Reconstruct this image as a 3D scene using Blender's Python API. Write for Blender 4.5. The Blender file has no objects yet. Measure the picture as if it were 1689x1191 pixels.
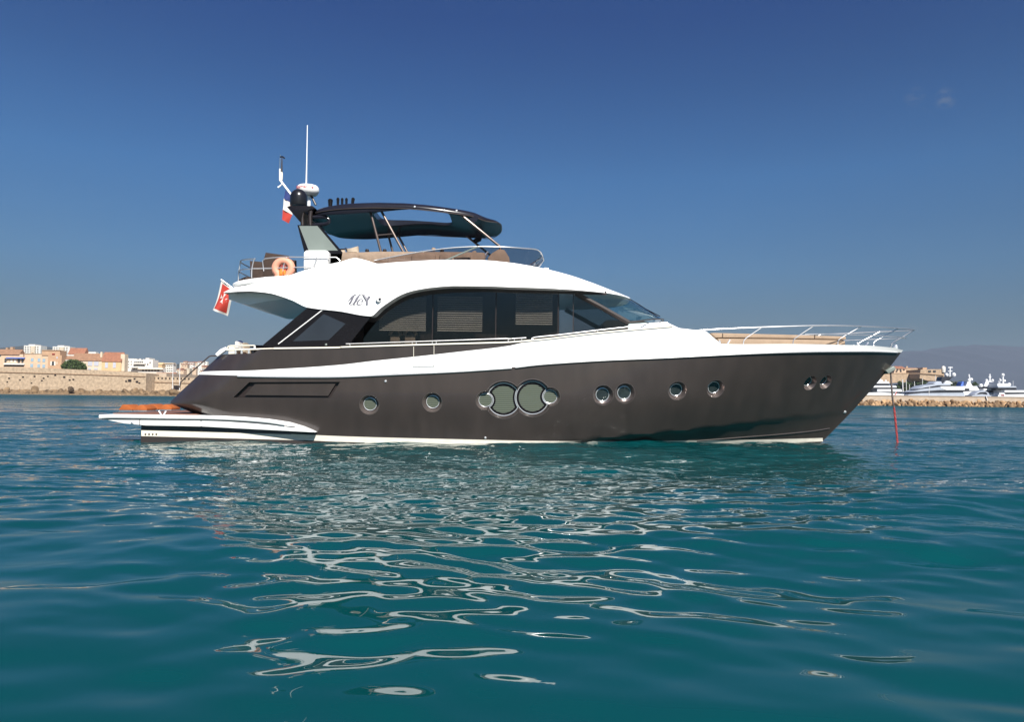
import bpy, bmesh, math, random
import numpy as np
from mathutils import Vector, Matrix

random.seed(7)
rng = np.random.default_rng(11)
sc = bpy.context.scene
C = sc.collection
R = math.radians

# ------------------------------------------------------------------ camera
FPX, W0, H0 = 1240.0, 1689.0, 1191.0
CAM = np.array([0.0, -22.6, 1.29])
PITCH, ROLL = math.atan(59.5 / 1240.0), 0.0120
_F = np.array([0, math.cos(PITCH), math.sin(PITCH)])
_r0 = np.array([1.0, 0, 0]); _u0 = np.array([0, -math.sin(PITCH), math.cos(PITCH)])
_Rt = math.cos(ROLL) * _r0 + math.sin(ROLL) * _u0
_Up = -math.sin(ROLL) * _r0 + math.cos(ROLL) * _u0
cam_d = bpy.data.cameras.new("camera")
cam = bpy.data.objects.new("camera", cam_d); C.objects.link(cam)
cam_d.sensor_width = 36.0; cam_d.lens = 36.0 * FPX / W0
cam_d.clip_start = 0.1; cam_d.clip_end = 30000
M = Matrix(((_Rt[0], _Up[0], -_F[0], CAM[0]), (_Rt[1], _Up[1], -_F[1], CAM[1]), (_Rt[2], _Up[2], -_F[2], CAM[2]), (0, 0, 0, 1)))
cam.matrix_world = M
sc.camera = cam

# ------------------------------------------------------------------ light
SUN_AZ, SUN_EL = R(20), R(41.5)      # sun behind the viewer, a little to the right
sv = Vector((math.sin(SUN_AZ) * math.cos(SUN_EL), -math.cos(SUN_AZ) * math.cos(SUN_EL), math.sin(SUN_EL)))
sun_d = bpy.data.lights.new("sun", 'SUN'); sun = bpy.data.objects.new("sun", sun_d); C.objects.link(sun)
sun_d.energy = 4.6; sun_d.angle = R(0.53); sun_d.color = (1.0, 0.955, 0.88)
sun.rotation_euler = sv.to_track_quat('Z', 'Y').to_euler()
sun.location = (20, -60, 60)
world = bpy.data.worlds.new("World"); sc.world = world; world.use_nodes = True
wt = world.node_tree; wt.nodes.clear()
def WN(t, **k):
    n = wt.nodes.new(t)
    for a, b in k.items(): setattr(n, a, b)
    return n
sky = WN('ShaderNodeTexSky', sky_type='NISHITA'); sky.sun_disc = False
sky.sun_elevation = SUN_EL; sky.sun_rotation = math.pi - SUN_AZ
sky.air_density = 1.0; sky.dust_density = 0.6; sky.ozone_density = 2.5
bg = WN('ShaderNodeBackground'); wo = WN('ShaderNodeOutputWorld')
tc = WN('ShaderNodeTexCoord'); sep = WN('ShaderNodeSeparateXYZ'); ramp = WN('ShaderNodeValToRGB')
SKYRAMP = [(0.0, (0.19, 0.215, 0.21)), (0.09, (0.215, 0.29, 0.33)), (0.163, (0.22, 0.40, 0.535)), (0.275, (0.185, 0.445, 0.675)), (0.377, (0.118, 0.332, 0.60)), (0.456, (0.078, 0.258, 0.57)), (1.0, (0.17, 0.33, 0.70))]
while len(ramp.color_ramp.elements) < len(SKYRAMP): ramp.color_ramp.elements.new(0.5)
for e, (p, c) in zip(ramp.color_ramp.elements, SKYRAMP): e.position = p; e.color = (*c, 1)
mul = WN('ShaderNodeMix', data_type='RGBA', blend_type='MULTIPLY'); mul.inputs[0].default_value = 1.0
L = wt.links.new
L(tc.outputs['Generated'], sep.inputs[0]); L(sep.outputs['Z'], ramp.inputs[0])
L(sky.outputs[0], mul.inputs[6]); L(ramp.outputs[0], mul.inputs[7])
nz = WN('ShaderNodeTexNoise'); nz.inputs['Scale'].default_value = 2.2; nz.inputs['Detail'].default_value = 6; mpw = WN('ShaderNodeMapping'); mpw.inputs['Scale'].default_value = (1, 1, 3.5)
L(tc.outputs['Generated'], mpw.inputs[0]); L(mpw.outputs[0], nz.inputs['Vector'])
mrn = WN('ShaderNodeMapRange'); mrn.inputs['From Min'].default_value = 0.3; mrn.inputs['From Max'].default_value = 0.7; mrn.inputs['To Min'].default_value = 0.965; mrn.inputs['To Max'].default_value = 1.035; L(nz.outputs['Fac'], mrn.inputs['Value'])
mul2 = WN('ShaderNodeMix', data_type='RGBA', blend_type='MULTIPLY'); mul2.inputs[0].default_value = 1.0; L(mul.outputs[2], mul2.inputs[6]); L(mrn.outputs[0], mul2.inputs[7])
last = mul2.outputs[2]
nc = WN('ShaderNodeTexNoise'); nc.inputs['Scale'].default_value = 55; nc.inputs['Detail'].default_value = 5; mpc = WN('ShaderNodeMapping'); mpc.inputs['Scale'].default_value = (1, 1, 1.8); L(tc.outputs['Generated'], mpc.inputs[0]); L(mpc.outputs[0], nc.inputs['Vector'])
def pix_dir(px, py):
    d = _F + (px - W0 / 2) / FPX * _Rt + (H0 / 2 - py) / FPX * _Up; return d / np.linalg.norm(d)
for px, py, rad, amt in ((1509, 159, 0.012, 0.5), (1560, 161, 0.013, 0.8), (1578, 157, 0.006, 0.4), (1515, 549, 0.020, 0.4)):
    vd = WN('ShaderNodeVectorMath', operation='DISTANCE'); vd.inputs[1].default_value = tuple(pix_dir(px, py)); L(tc.outputs['Generated'], vd.inputs[0])
    mk = WN('ShaderNodeMapRange'); mk.inputs['From Min'].default_value = rad; mk.inputs['From Max'].default_value = 0.0; mk.inputs['To Max'].default_value = amt; L(vd.outputs['Value'], mk.inputs['Value'])
    nn = WN('ShaderNodeMath', operation='MULTIPLY'); n0 = WN('ShaderNodeMapRange'); n0.inputs['From Min'].default_value = 0.45; n0.inputs['From Max'].default_value = 0.75; L(nc.outputs['Fac'], n0.inputs['Value']); L(n0.outputs[0], nn.inputs[0]); L(mk.outputs[0], nn.inputs[1])
    mx = WN('ShaderNodeMix', data_type='RGBA', blend_type='MIX'); mx.inputs[7].default_value = (2.2, 2.4, 2.6, 1); L(nn.outputs[0], mx.inputs[0]); L(last, mx.inputs[6]); last = mx.outputs[2]
L(last, bg.inputs[0]); bg.inputs[1].default_value = 0.055
L(bg.outputs[0], wo.inputs[0])
vs = sc.view_settings
vs.view_transform = 'Standard'; vs.look = 'None'; vs.gamma = 1.0; vs.use_curve_mapping = False
vs.exposure = 1.10
cy = sc.cycles
cy.max_bounces = 8; cy.transparent_max_bounces = 12; cy.volume_bounces = 0
cy.sample_clamp_indirect = 60.0; cy.use_denoising = True

# ------------------------------------------------------------------ helpers
def ray(px, py):
    px = np.asarray(px, float); py = np.asarray(py, float)
    return _F + np.multiply.outer((px - W0 / 2) / FPX, _Rt) + np.multiply.outer((H0 / 2 - py) / FPX, _Up)
def P(px, py, Y):
    """the point of the plane y = Y seen at a photo pixel"""
    d = ray(px, py); t = (np.asarray(Y) - CAM[1]) / d[..., 1]
    return CAM + d * np.asarray(t)[..., None]
def solve(px, py, hb):
    """the point of the surface y = -hb(x, z) seen at a photo pixel"""
    px = np.asarray(px, float); py = np.asarray(py, float)
    Y = np.full(px.shape, -2.3); d = ray(px, py)
    for _ in range(80):
        t = (Y - CAM[1]) / d[..., 1]
        X = CAM[0] + d[..., 0] * t; Z = CAM[2] + d[..., 2] * t
        Y = 0.5 * Y - 0.5 * hb(X, Z)
    return np.stack([X, Y, Z], -1)
def pchip(xs, ys):
    xs = np.asarray(xs, float); ys = np.asarray(ys, float)
    h = np.diff(xs); dl = np.diff(ys) / h; m = np.zeros_like(xs); m[0], m[-1] = dl[0], dl[-1]
    for i in range(1, len(xs) - 1):
        if dl[i - 1] * dl[i] > 0:
            w1, w2 = 2 * h[i] + h[i - 1], h[i] + 2 * h[i - 1]
            m[i] = (w1 + w2) / (w1 / dl[i - 1] + w2 / dl[i])
    def f(x):
        x = np.clip(np.asarray(x, float), xs[0], xs[-1])
        i = np.clip(np.searchsorted(xs, x, side='right') - 1, 0, len(xs) - 2)
        t = (x - xs[i]) / h[i]
        return ((1 + 2 * t) * (1 - t) ** 2) * ys[i] + t * (1 - t) ** 2 * h[i] * m[i] + t * t * (3 - 2 * t) * ys[i + 1] + t * t * (t - 1) * h[i] * m[i + 1]
    return f
def zline(pts, hb):
    a = np.array(pts, float); w = solve(a[:, 0], a[:, 1], hb)
    o = np.argsort(w[:, 0])
    return pchip(w[o, 0], w[o, 2])
def smooth(a, b, x):
    t = np.clip((np.asarray(x, float) - a) / (b - a), 0, 1); return t * t * (3 - 2 * t)
def catmull(pts, n=8):
    p = [np.array(q, float) for q in pts]
    if len(p) < 3: return p
    out = []
    for i in range(len(p) - 1):
        a = p[i - 1] if i else 2 * p[0] - p[1]; d = p[i + 2] if i + 2 < len(p) else 2 * p[-1] - p[-2]
        b, c = p[i], p[i + 1]
        for k in range(n):
            t = k / n
            out.append(0.5 * (2 * b + (c - a) * t + (2 * a - 5 * b + 4 * c - d) * t * t + (3 * b - a - 3 * c + d) * t ** 3))
    out.append(p[-1]); return out

class MB:
    def __init__(s): s.v = []; s.f = []
    def add(s, vs, fs):
        o = len(s.v); s.v += [tuple(float(c) for c in q) for q in vs]; s.f += [tuple(i + o for i in f) for f in fs]; return s
    def box(s, lo, hi):
        x0, y0, z0 = lo; x1, y1, z1 = hi
        return s.add([(x0, y0, z0), (x1, y0, z0), (x1, y1, z0), (x0, y1, z0), (x0, y0, z1), (x1, y0, z1), (x1, y1, z1), (x0, y1, z1)],
                     [(0, 3, 2, 1), (4, 5, 6, 7), (0, 1, 5, 4), (1, 2, 6, 5), (2, 3, 7, 6), (3, 0, 4, 7)])
    def tube(s, pts, r, n=8, smoothn=0, closed=False):
        p = catmull(pts, smoothn) if smoothn else [np.array(q, float) for q in pts]
        N = len(p); rr = r if hasattr(r, '__len__') else [r] * N
        if hasattr(r, '__len__') and len(r) != N: rr = np.interp(np.linspace(0, 1, N), np.linspace(0, 1, len(r)), r)
        T = []
        for i in range(N):
            a = p[(i - 1) % N] if (i or closed) else p[i]; b = p[(i + 1) % N] if (i < N - 1 or closed) else p[i]
            t = b - a; T.append(t / (np.linalg.norm(t) + 1e-12))
        u = np.cross(T[0], (0, 0, 1.0)); 
        if np.linalg.norm(u) < 1e-3: u = np.cross(T[0], (0, 1.0, 0))
        u /= np.linalg.norm(u); vs = []; fs = []
        for i in range(N):
            u = u - T[i] * np.dot(u, T[i]); u /= np.linalg.norm(u) + 1e-12; w = np.cross(T[i], u)
            for k in range(n):
                a = 2 * math.pi * k / n; vs.append(p[i] + rr[i] * (math.cos(a) * u + math.sin(a) * w))
        for i in range(N if closed else N - 1):
            j = (i + 1) % N
            for k in range(n): fs.append((i * n + k, i * n + (k + 1) % n, j * n + (k + 1) % n, j * n + k))
        if not closed: fs.append(tuple(range(n - 1, -1, -1))); fs.append(tuple(range((N - 1) * n, N * n)))
        return s.add(vs, fs)
    def prism(s, pts3, off):
        """closed outline of 3-D points pushed along off"""
        n = len(pts3); a = [np.array(q, float) for q in pts3]; off = np.array(off, float)
        vs = a + [q + off for q in a]
        fs = [tuple(range(n)), tuple(range(2 * n - 1, n - 1, -1))] + [(i, i + n, (i + 1) % n + n, (i + 1) % n) for i in range(n)]
        return s.add(vs, fs)
    def lathe(s, c, prof, n=24, axis=(0, 0, 1)):
        ax = Vector(axis).normalized(); q = Vector((0, 0, 1)).rotation_difference(ax); vs = []; fs = []
        for r_, h in prof:
            for k in range(n):
                a = 2 * math.pi * k / n; p = q @ Vector((r_ * math.cos(a), r_ * math.sin(a), h)); vs.append((c[0] + p.x, c[1] + p.y, c[2] + p.z))
        for i in range(len(prof) - 1):
            for k in range(n): fs.append((i * n + k, i * n + (k + 1) % n, (i + 1) * n + (k + 1) % n, (i + 1) * n + k))
        fs.append(tuple(range(n - 1, -1, -1))); fs.append(tuple(range((len(prof) - 1) * n, len(prof) * n)))
        return s.add(vs, fs)
    def grid(s, G, closed_u=False, caps=False):
        """G[i][j] points; joins i..i+1 and j..j+1; closed_u closes j"""
        G = np.asarray(G, float); N, m = G.shape[:2]; fs = []
        mm = m if closed_u else m - 1
        for i in range(N - 1):
            for j in range(mm): fs.append((i * m + j, (i + 1) * m + j, (i + 1) * m + (j + 1) % m, i * m + (j + 1) % m))
        if caps: fs.append(tuple(range(m))); fs.append(tuple(range((N - 1) * m + m - 1, (N - 1) * m - 1, -1)))
        return s.add(G.reshape(-1, 3), fs)

def wloc(o):
    v = Vector((0, 0, 0))
    while o: v = v + o.location; o = o.parent
    return v
def obj(name, mb, mat, parent=None, base=None, smooth_angle=35, bevel=0, sub=0, fixn=True):
    me = bpy.data.meshes.new(name)
    o = bpy.data.objects.new(name, me); C.objects.link(o)
    off = Vector((0, 0, 0))
    if parent is not None: o.parent = parent; off = wloc(parent)
    elif base is not None: o.location = base; off = Vector(base)
    vs = [(x - off.x, y - off.y, z - off.z) for x, y, z in mb.v] if off.length > 0 else mb.v
    me.from_pydata(vs, [], mb.f)
    me.validate()
    if fixn:
        bm = bmesh.new(); bm.from_mesh(me); bmesh.ops.recalc_face_normals(bm, faces=bm.faces)
        if bevel:
            bmesh.ops.bevel(bm, geom=[e for e in bm.edges if len(e.link_faces) == 2 and e.calc_face_angle(0) > 0.5], offset=bevel, segments=2, affect='EDGES', profile=0.6, clamp_overlap=True)
        bm.to_mesh(me); bm.free()
    if smooth_angle:
        for p in me.polygons: p.use_smooth = True
        me.set_sharp_from_angle(angle=R(smooth_angle))
    if mat: me.materials.append(mat)
    return o
def empty(name, loc=(0, 0, 0)):
    o = bpy.data.objects.new(name, None); C.objects.link(o); o.location = loc; o.empty_display_size = 0.3; return o
def tag(o, label=None, cat=None, group=None, kind=None):
    if label: o['label'] = label
    if cat: o['category'] = cat
    if group: o['group'] = group
    if kind: o['kind'] = kind
    return o
def thing(name, loc, label, cat, group=None):
    return tag(empty(name, tuple(float(c) for c in loc)), label, cat, group)

# ------------------------------------------------------------------ materials
def mat(name, col, rough=0.5, metal=0.0, var=0.08, scale=3.0, coat=0.0, bump=0.0, bscale=20.0, spec=0.5, detail=4.0, stretch=None, rand=0.0):
    m = bpy.data.materials.new(name); m.use_nodes = True; nt = m.node_tree; b = nt.nodes['Principled BSDF']
    b.inputs['Roughness'].default_value = rough; b.inputs['Metallic'].default_value = metal
    b.inputs['Coat Weight'].default_value = coat; b.inputs['Coat Roughness'].default_value = 0.06
    b.inputs['Specular IOR Level'].default_value = spec
    t = nt.nodes.new('ShaderNodeTexCoord'); src = t.outputs['Object']
    if stretch:
        mp = nt.nodes.new('ShaderNodeMapping'); mp.inputs['Scale'].default_value = stretch; nt.links.new(src, mp.inputs[0]); src = mp.outputs[0]
    n = nt.nodes.new('ShaderNodeTexNoise'); n.inputs['Scale'].default_value = scale; n.inputs['Detail'].default_value = detail
    nt.links.new(src, n.inputs['Vector'])
    r_ = nt.nodes.new('ShaderNodeValToRGB')
    lo = [max(0, c * (1 - var)) for c in col]; hi = [c * (1 + var) for c in col]
    r_.color_ramp.elements[0].color = (*lo, 1); r_.color_ramp.elements[1].color = (*hi, 1)
    r_.color_ramp.elements[0].position = 0.3; r_.color_ramp.elements[1].position = 0.7
    nt.links.new(n.outputs['Fac'], r_.inputs[0]); nt.links.new(r_.outputs[0], b.inputs['Base Color'])
    if rand:
        oi = nt.nodes.new('ShaderNodeObjectInfo'); mr_ = nt.nodes.new('ShaderNodeMapRange'); mr_.inputs['To Min'].default_value = 1 - rand; mr_.inputs['To Max'].default_value = 1 + rand * 0.6; nt.links.new(oi.outputs['Random'], mr_.inputs['Value'])
        mm_ = nt.nodes.new('ShaderNodeMix'); mm_.data_type = 'RGBA'; mm_.blend_type = 'MULTIPLY'; mm_.inputs[0].default_value = 1.0; nt.links.new(r_.outputs[0], mm_.inputs[6]); nt.links.new(mr_.outputs[0], mm_.inputs[7]); nt.links.new(mm_.outputs[2], b.inputs['Base Color'])
    if bump:
        n2 = nt.nodes.new('ShaderNodeTexNoise'); n2.inputs['Scale'].default_value = bscale; n2.inputs['Detail'].default_value = 5
        nt.links.new(src, n2.inputs['Vector'])
        bn = nt.nodes.new('ShaderNodeBump'); bn.inputs['Strength'].default_value = bump; bn.inputs['Distance'].default_value = 0.05
        nt.links.new(n2.outputs['Fac'], bn.inputs['Height']); nt.links.new(bn.outputs[0], b.inputs['Normal'])
    return m
def glass(name, tint, gloss=(1, 1, 1), ior=1.5, rough=0.0):
    m = bpy.data.materials.new(name); m.use_nodes = True; nt = m.node_tree; nt.nodes.clear()
    o = nt.nodes.new('ShaderNodeOutputMaterial'); tr = nt.nodes.new('ShaderNodeBsdfTransparent'); gl = nt.nodes.new('ShaderNodeBsdfGlossy')
    mx = nt.nodes.new('ShaderNodeMixShader'); lw = nt.nodes.new('ShaderNodeLayerWeight'); pw = nt.nodes.new('ShaderNodeMath'); pw.operation = 'POWER'; pw.inputs[1].default_value = 5.0; fr = nt.nodes.new('ShaderNodeMath'); fr.operation = 'MULTIPLY_ADD'; fr.inputs[1].default_value = 0.93; fr.inputs[2].default_value = 0.045; lw.inputs[0].default_value = 0.5; nt.links.new(lw.outputs['Facing'], pw.inputs[0]); nt.links.new(pw.outputs[0], fr.inputs[0]); nz = nt.nodes.new('ShaderNodeTexNoise'); rp = nt.nodes.new('ShaderNodeValToRGB')
    nz.inputs['Scale'].default_value = 2.0
    rp.color_ramp.elements[0].color = (*[c * 0.94 for c in tint], 1); rp.color_ramp.elements[1].color = (*[min(1, c * 1.06) for c in tint], 1)
    nt.links.new(nz.outputs['Fac'], rp.inputs[0]); nt.links.new(rp.outputs[0], tr.inputs[0])
    gl.inputs['Color'].default_value = (*gloss, 1); gl.inputs['Roughness'].default_value = rough
    nt.links.new(fr.outputs[0], mx.inputs[0]); nt.links.new(tr.outputs[0], mx.inputs[1]); nt.links.new(gl.outputs[0], mx.inputs[2]); nt.links.new(mx.outputs[0], o.inputs[0])
    return m
m_hull = mat("brown_hull_paint", (0.032, 0.0245, 0.0215), 0.36, 0.0, 0.16, 1.2, coat=0.7, stretch=(2.2, 1, 0.7))
m_hull.node_tree.nodes['Principled BSDF'].inputs['Coat Roughness'].default_value = 0.025
m_white = mat("white_gelcoat", (0.80, 0.80, 0.79), 0.22, 0, 0.015, 1.5, coat=0.3)
m_cream = mat("cream_gelcoat", (0.66, 0.62, 0.53), 0.35, 0, 0.05, 4)
m_boot = mat("cream_boot_top", (0.62, 0.58, 0.50), 0.45, 0, 0.10, 5, stretch=(1, 1, 4))
m_steel = mat("stainless_steel", (0.72, 0.71, 0.70), 0.36, 0.92, 0.05, 6)
m_chrome = mat("polished_chrome", (0.88, 0.88, 0.88), 0.22, 0.7, 0.03, 6)
m_black = mat("black_gloss_trim", (0.008, 0.007, 0.008), 0.25, 0, 0.1, 3, coat=0.08, spec=0.25)
m_dkbrown = mat("dark_brown_trim", (0.020, 0.014, 0.013), 0.35, 0, 0.1, 3)
m_navy = mat("navy_black_lacquer", (0.012, 0.012, 0.018), 0.25, 0, 0.1, 2, coat=0.10, spec=0.28)
m_bronze = mat("bronze_pole", (0.11, 0.085, 0.075), 0.32, 0.6, 0.1, 4)
m_beige = mat("beige_upholstery", (0.248, 0.180, 0.130), 0.85, 0, 0.12, 6, bump=0.25, bscale=9)
m_sand = mat("sand_sunpad_fabric", (0.262, 0.190, 0.131), 0.85, 0, 0.08, 5, bump=0.2, bscale=7)
m_pillow = mat("pale_linen", (0.375, 0.307, 0.232), 0.9, 0, 0.08, 8, bump=0.2)
m_teak = mat("teak_deck", (0.143, 0.064, 0.041), 0.65, 0, 0.18, 8, stretch=(1, 14, 1))
m_orange = mat("orange_canvas", (0.30, 0.075, 0.012), 0.8, 0, 0.12, 7, bump=0.2)
m_chair = mat("brown_woven_canvas", (0.042, 0.025, 0.018), 0.9, 0, 0.15, 14, bump=0.4, bscale=60)
m_ring = mat("peach_life_ring", (0.594, 0.270, 0.180), 0.6, 0, 0.06, 8)
m_amber = mat("amber_bag", (0.60, 0.16, 0.01), 0.6, 0, 0.35, 20)
m_redm = mat("dark_red_trim", (0.20, 0.02, 0.015), 0.6, 0, 0.2, 10)
m_panel = mat("frosted_grey_panel", (0.160, 0.188, 0.172), 0.35, 0, 0.05, 2)
m_soffit = mat("grey_soffit_gloss", (0.50, 0.50, 0.48), 0.12, 0, 0.08, 2, coat=0.6)
m_fred = mat("flag_red", (0.38, 0.032, 0.020), 0.8, 0, 0.08, 4)
m_fwhite = mat("flag_white", (0.54, 0.52, 0.49), 0.8, 0, 0.05, 4)
m_fblue = mat("flag_blue", (0.016, 0.030, 0.13), 0.8, 0, 0.08, 4)
m_grey = mat("grey_emblem", (0.15, 0.15, 0.18), 0.5, 0.0, 0.1, 9)
m_tred = mat("red_lettering", (0.45, 0.03, 0.03), 0.5, 0, 0.05, 9)
m_blind = mat("blind_slat_cream", (0.56, 0.555, 0.50), 0.6, 0, 0.05, 5)
m_inner = mat("dark_interior_wood", (0.030, 0.022, 0.018), 0.5, 0, 0.2, 3)
m_dome = mat("black_satin_dome", (0.010, 0.010, 0.012), 0.28, 0, 0.1, 3)
m_rope = mat("red_white_rope", (0.36, 0.06, 0.06), 0.8, 0, 0.5, 26, stretch=(1, 1, 1))
m_chain = mat("dull_chain", (0.14, 0.11, 0.10), 0.5, 0.6, 0.3, 20)
g_side = glass("tinted_saloon_glass", (0.62, 0.605, 0.595))
g_wind = glass("pale_cyan_windscreen", (0.58, 0.72, 0.74))
g_quarter = glass("dark_quarter_glass", (0.48, 0.47, 0.47))
m_bezel = mat("brown_metal_bezel", (0.20, 0.165, 0.155), 0.30, 0.75, 0.08, 8)
g_fly = glass("smoked_windscreen", (0.52, 0.47, 0.47))
# ------------------------------------------------------------------ the sea
def wave_height(X, Y, sp):
    H = np.zeros_like(X); q = np.random.default_rng(5)
    calm2 = smooth(-15.5, -10.5, Y + 0.8 * np.sin(0.5 * X))
    calm = smooth(-19.0, -15.0, Y + 1.2 * np.sin(0.45 * X + 1.0) + 0.8 * np.sin(0.9 * X - 0.5 * Y))
    patch = 0.55 + 0.45 * np.sin(0.5 * X + 0.9 * Y + 1.3 * np.sin(0.35 * X)) * np.sin(0.8 * Y - 0.3 * X + 2)
    def comp(n, l0, l1, slope, spread, mask=1.0):
        nonlocal H
        for _ in range(n):
            lam = math.exp(q.uniform(math.log(l0), math.log(l1))); a = q.normal(0, spread)
            kx, ky = math.sin(a) * 2 * math.pi / lam, math.cos(a) * 2 * math.pi / lam
            amp = slope * math.sqrt(2.0 / n) * lam / (2 * math.pi); ph = q.uniform(0, 6.283)
            H += amp * smooth(1.8, 3.6, lam / sp) * mask * np.sin(kx * X + ky * Y + ph)
    comp(7, 6, 13, 0.030, 0.5)
    comp(16, 1.6, 4.0, 0.045, 0.6)
    comp(48, 0.34, 1.1, 0.062, 0.46, 0.88 + 0.25 * calm)
    comp(44, 0.20, 0.52, 0.105, 0.5, 0.15 + 0.85 * calm * (0.7 + 0.3 * patch))
    comp(40, 0.12, 0.22, 0.085, 0.8, calm2 * (0.6 + 0.4 * patch))
    return H
def axis_pts(mid0, mid1, step, far, growth):
    xs = [mid0]; 
    while xs[-1] < mid1: xs.append(xs[-1] + step(xs[-1]))
    d = xs[-1] - xs[-2]
    while xs[-1] < far: d *= growth; xs.append(xs[-1] + d)
    return xs
SEA_FAR = 9000.0
pos = axis_pts(0.0, 24.0, lambda x: 0.035 + 0.0042 * abs(x), SEA_FAR, 1.16)
gx = np.array([-x for x in pos[:0:-1]] + pos)
yy = axis_pts(-20.9, 60.0, lambda y: max(0.028, 0.0062 * (y + 22.6)), SEA_FAR, 1.09)
back = [-20.9]; d_ = 0.03
while back[-1] > -900: d_ *= 1.15; back.append(back[-1] - d_)
gy = np.array(back[:0:-1] + yy)
X, Y = np.meshgrid(gx, gy)
spx = np.gradient(gx); spy = np.gradient(gy)
SP = np.maximum(spx[None, :], spy[:, None])
Hh = wave_height(X, Y, SP)
nv, nu = X.shape
me = bpy.data.meshes.new("sea")
co = np.stack([X, Y, Hh], -1).reshape(-1, 3).astype(np.float32)
idx = np.arange(nv * nu).reshape(nv, nu)
quads = np.stack([idx[:-1, :-1], idx[:-1, 1:], idx[1:, 1:], idx[1:, :-1]], -1).reshape(-1, 4).astype(np.int32)
me.vertices.add(len(co)); me.vertices.foreach_set("co", co.ravel())
me.loops.add(quads.size); me.loops.foreach_set("vertex_index", quads.ravel())
me.polygons.add(len(quads)); me.polygons.foreach_set("loop_start", np.arange(0, quads.size, 4, dtype=np.int32))
me.polygons.foreach_set("use_smooth", np.ones(len(quads), dtype=bool))
me.update(calc_edges=True)
sea = bpy.data.objects.new("sea", me); C.objects.link(sea)
tag(sea, "rippled teal blue sea around the yacht", "sea", kind="structure")
ms = bpy.data.materials.new("sea_water"); ms.use_nodes = True; nt = ms.node_tree; b = nt.nodes['Principled BSDF']
b.inputs['Roughness'].default_value = 0.015; b.inputs['IOR'].default_value = 1.333
def N(t, **k):
    n = nt.nodes.new(t)
    for a, c in k.items(): setattr(n, a, c)
    return n
LK = nt.links.new
gp = N('ShaderNodeNewGeometry')
def noise(scale, sx, sy, detail=3.0, rot=0.0):
    mp = N('ShaderNodeMapping'); mp.inputs['Scale'].default_value = (sx, sy, 1); mp.inputs['Rotation'].default_value = (0, 0, rot)
    n = N('ShaderNodeTexNoise'); n.inputs['Scale'].default_value = scale; n.inputs['Detail'].default_value = detail; n.inputs['Roughness'].default_value = 0.55
    LK(gp.outputs['Position'], mp.inputs[0]); LK(mp.outputs[0], n.inputs['Vector']); return n
cn = noise(0.35, 0.6, 1.4, 3); cr = N('ShaderNodeValToRGB')
cr.color_ramp.elements[0].position = 0.3; cr.color_ramp.elements[1].position = 0.7
cr.color_ramp.elements[0].color = (0.0010, 0.041, 0.044, 1); cr.color_ramp.elements[1].color = (0.0014, 0.046, 0.053, 1)
LK(cn.outputs['Fac'], cr.inputs[0]); LK(cr.outputs[0], b.inputs['Base Color'])
# ripples: two sizes, weaker in the calm patch between the yacht and the viewer
sepp = N('ShaderNodeSeparateXYZ'); LK(gp.outputs['Position'], sepp.inputs[0])
mr = N('ShaderNodeMapRange'); mr.interpolation_type = 'SMOOTHSTEP'
mr.inputs['From Min'].default_value = -17.8; mr.inputs['From Max'].default_value = -9.5; mr.inputs['To Min'].default_value = 0.03; mr.inputs['To Max'].default_value = 1.0
pn = noise(0.30, 0.7, 1.6, 2); padd = N('ShaderNodeMath', operation='MULTIPLY_ADD'); padd.inputs[1].default_value = 7.0
psub = N('ShaderNodeMath', operation='ADD'); psub.inputs[1].default_value = -3.5
LK(pn.outputs['Fac'], padd.inputs[0]); LK(sepp.outputs['Y'], padd.inputs[2]); LK(padd.outputs[0], psub.inputs[0]); LK(psub.outputs[0], mr.inputs['Value'])
n1 = noise(1.6, 0.8, 1.5, 2.0, 0.25); n2 = noise(5.0, 0.75, 1.5, 1.0, -0.2)
s1 = N('ShaderNodeMath', operation='MULTIPLY'); s1.inputs[1].default_value = 0.07
s2 = N('ShaderNodeMath', operation='MULTIPLY'); s2.inputs[1].default_value = 0.018
n3 = noise(0.42, 0.6, 1.5, 2.0, 0.1); s3 = N('ShaderNodeMath', operation='MULTIPLY'); mr3 = N('ShaderNodeMapRange'); mr3.inputs['From Min'].default_value = 5.0; mr3.inputs['From Max'].default_value = 90.0; mr3.inputs['To Min'].default_value = 0.0; mr3.inputs['To Max'].default_value = 1.7
LK(sepp.outputs['Y'], mr3.inputs['Value']); LK(mr3.outputs[0], s3.inputs[1]); LK(n3.outputs['Fac'], s3.inputs[0])
LK(n1.outputs['Fac'], s1.inputs[0]); LK(n2.outputs['Fac'], s2.inputs[0])
ad = N('ShaderNodeMath', operation='ADD'); LK(s1.outputs[0], ad.inputs[0]); LK(s2.outputs[0], ad.inputs[1]); ad2 = N('ShaderNodeMath', operation='ADD'); LK(ad.outputs[0], ad2.inputs[0]); LK(s3.outputs[0], ad2.inputs[1])
bm_ = N('ShaderNodeBump'); bm_.inputs['Distance'].default_value = 1.0
LK(ad2.outputs[0], bm_.inputs['Height']); LK(mr.outputs[0], bm_.inputs['Strength']); LK(bm_.outputs[0], b.inputs['Normal'])
mrr = N('ShaderNodeMapRange'); mrr.inputs['From Min'].default_value = 2.0; mrr.inputs['From Max'].default_value = 150.0; mrr.inputs['To Min'].default_value = 0.015; mrr.inputs['To Max'].default_value = 0.33
LK(sepp.outputs['Y'], mrr.inputs['Value']); LK(mrr.outputs[0], b.inputs['Roughness'])
me.materials.append(ms)
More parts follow.
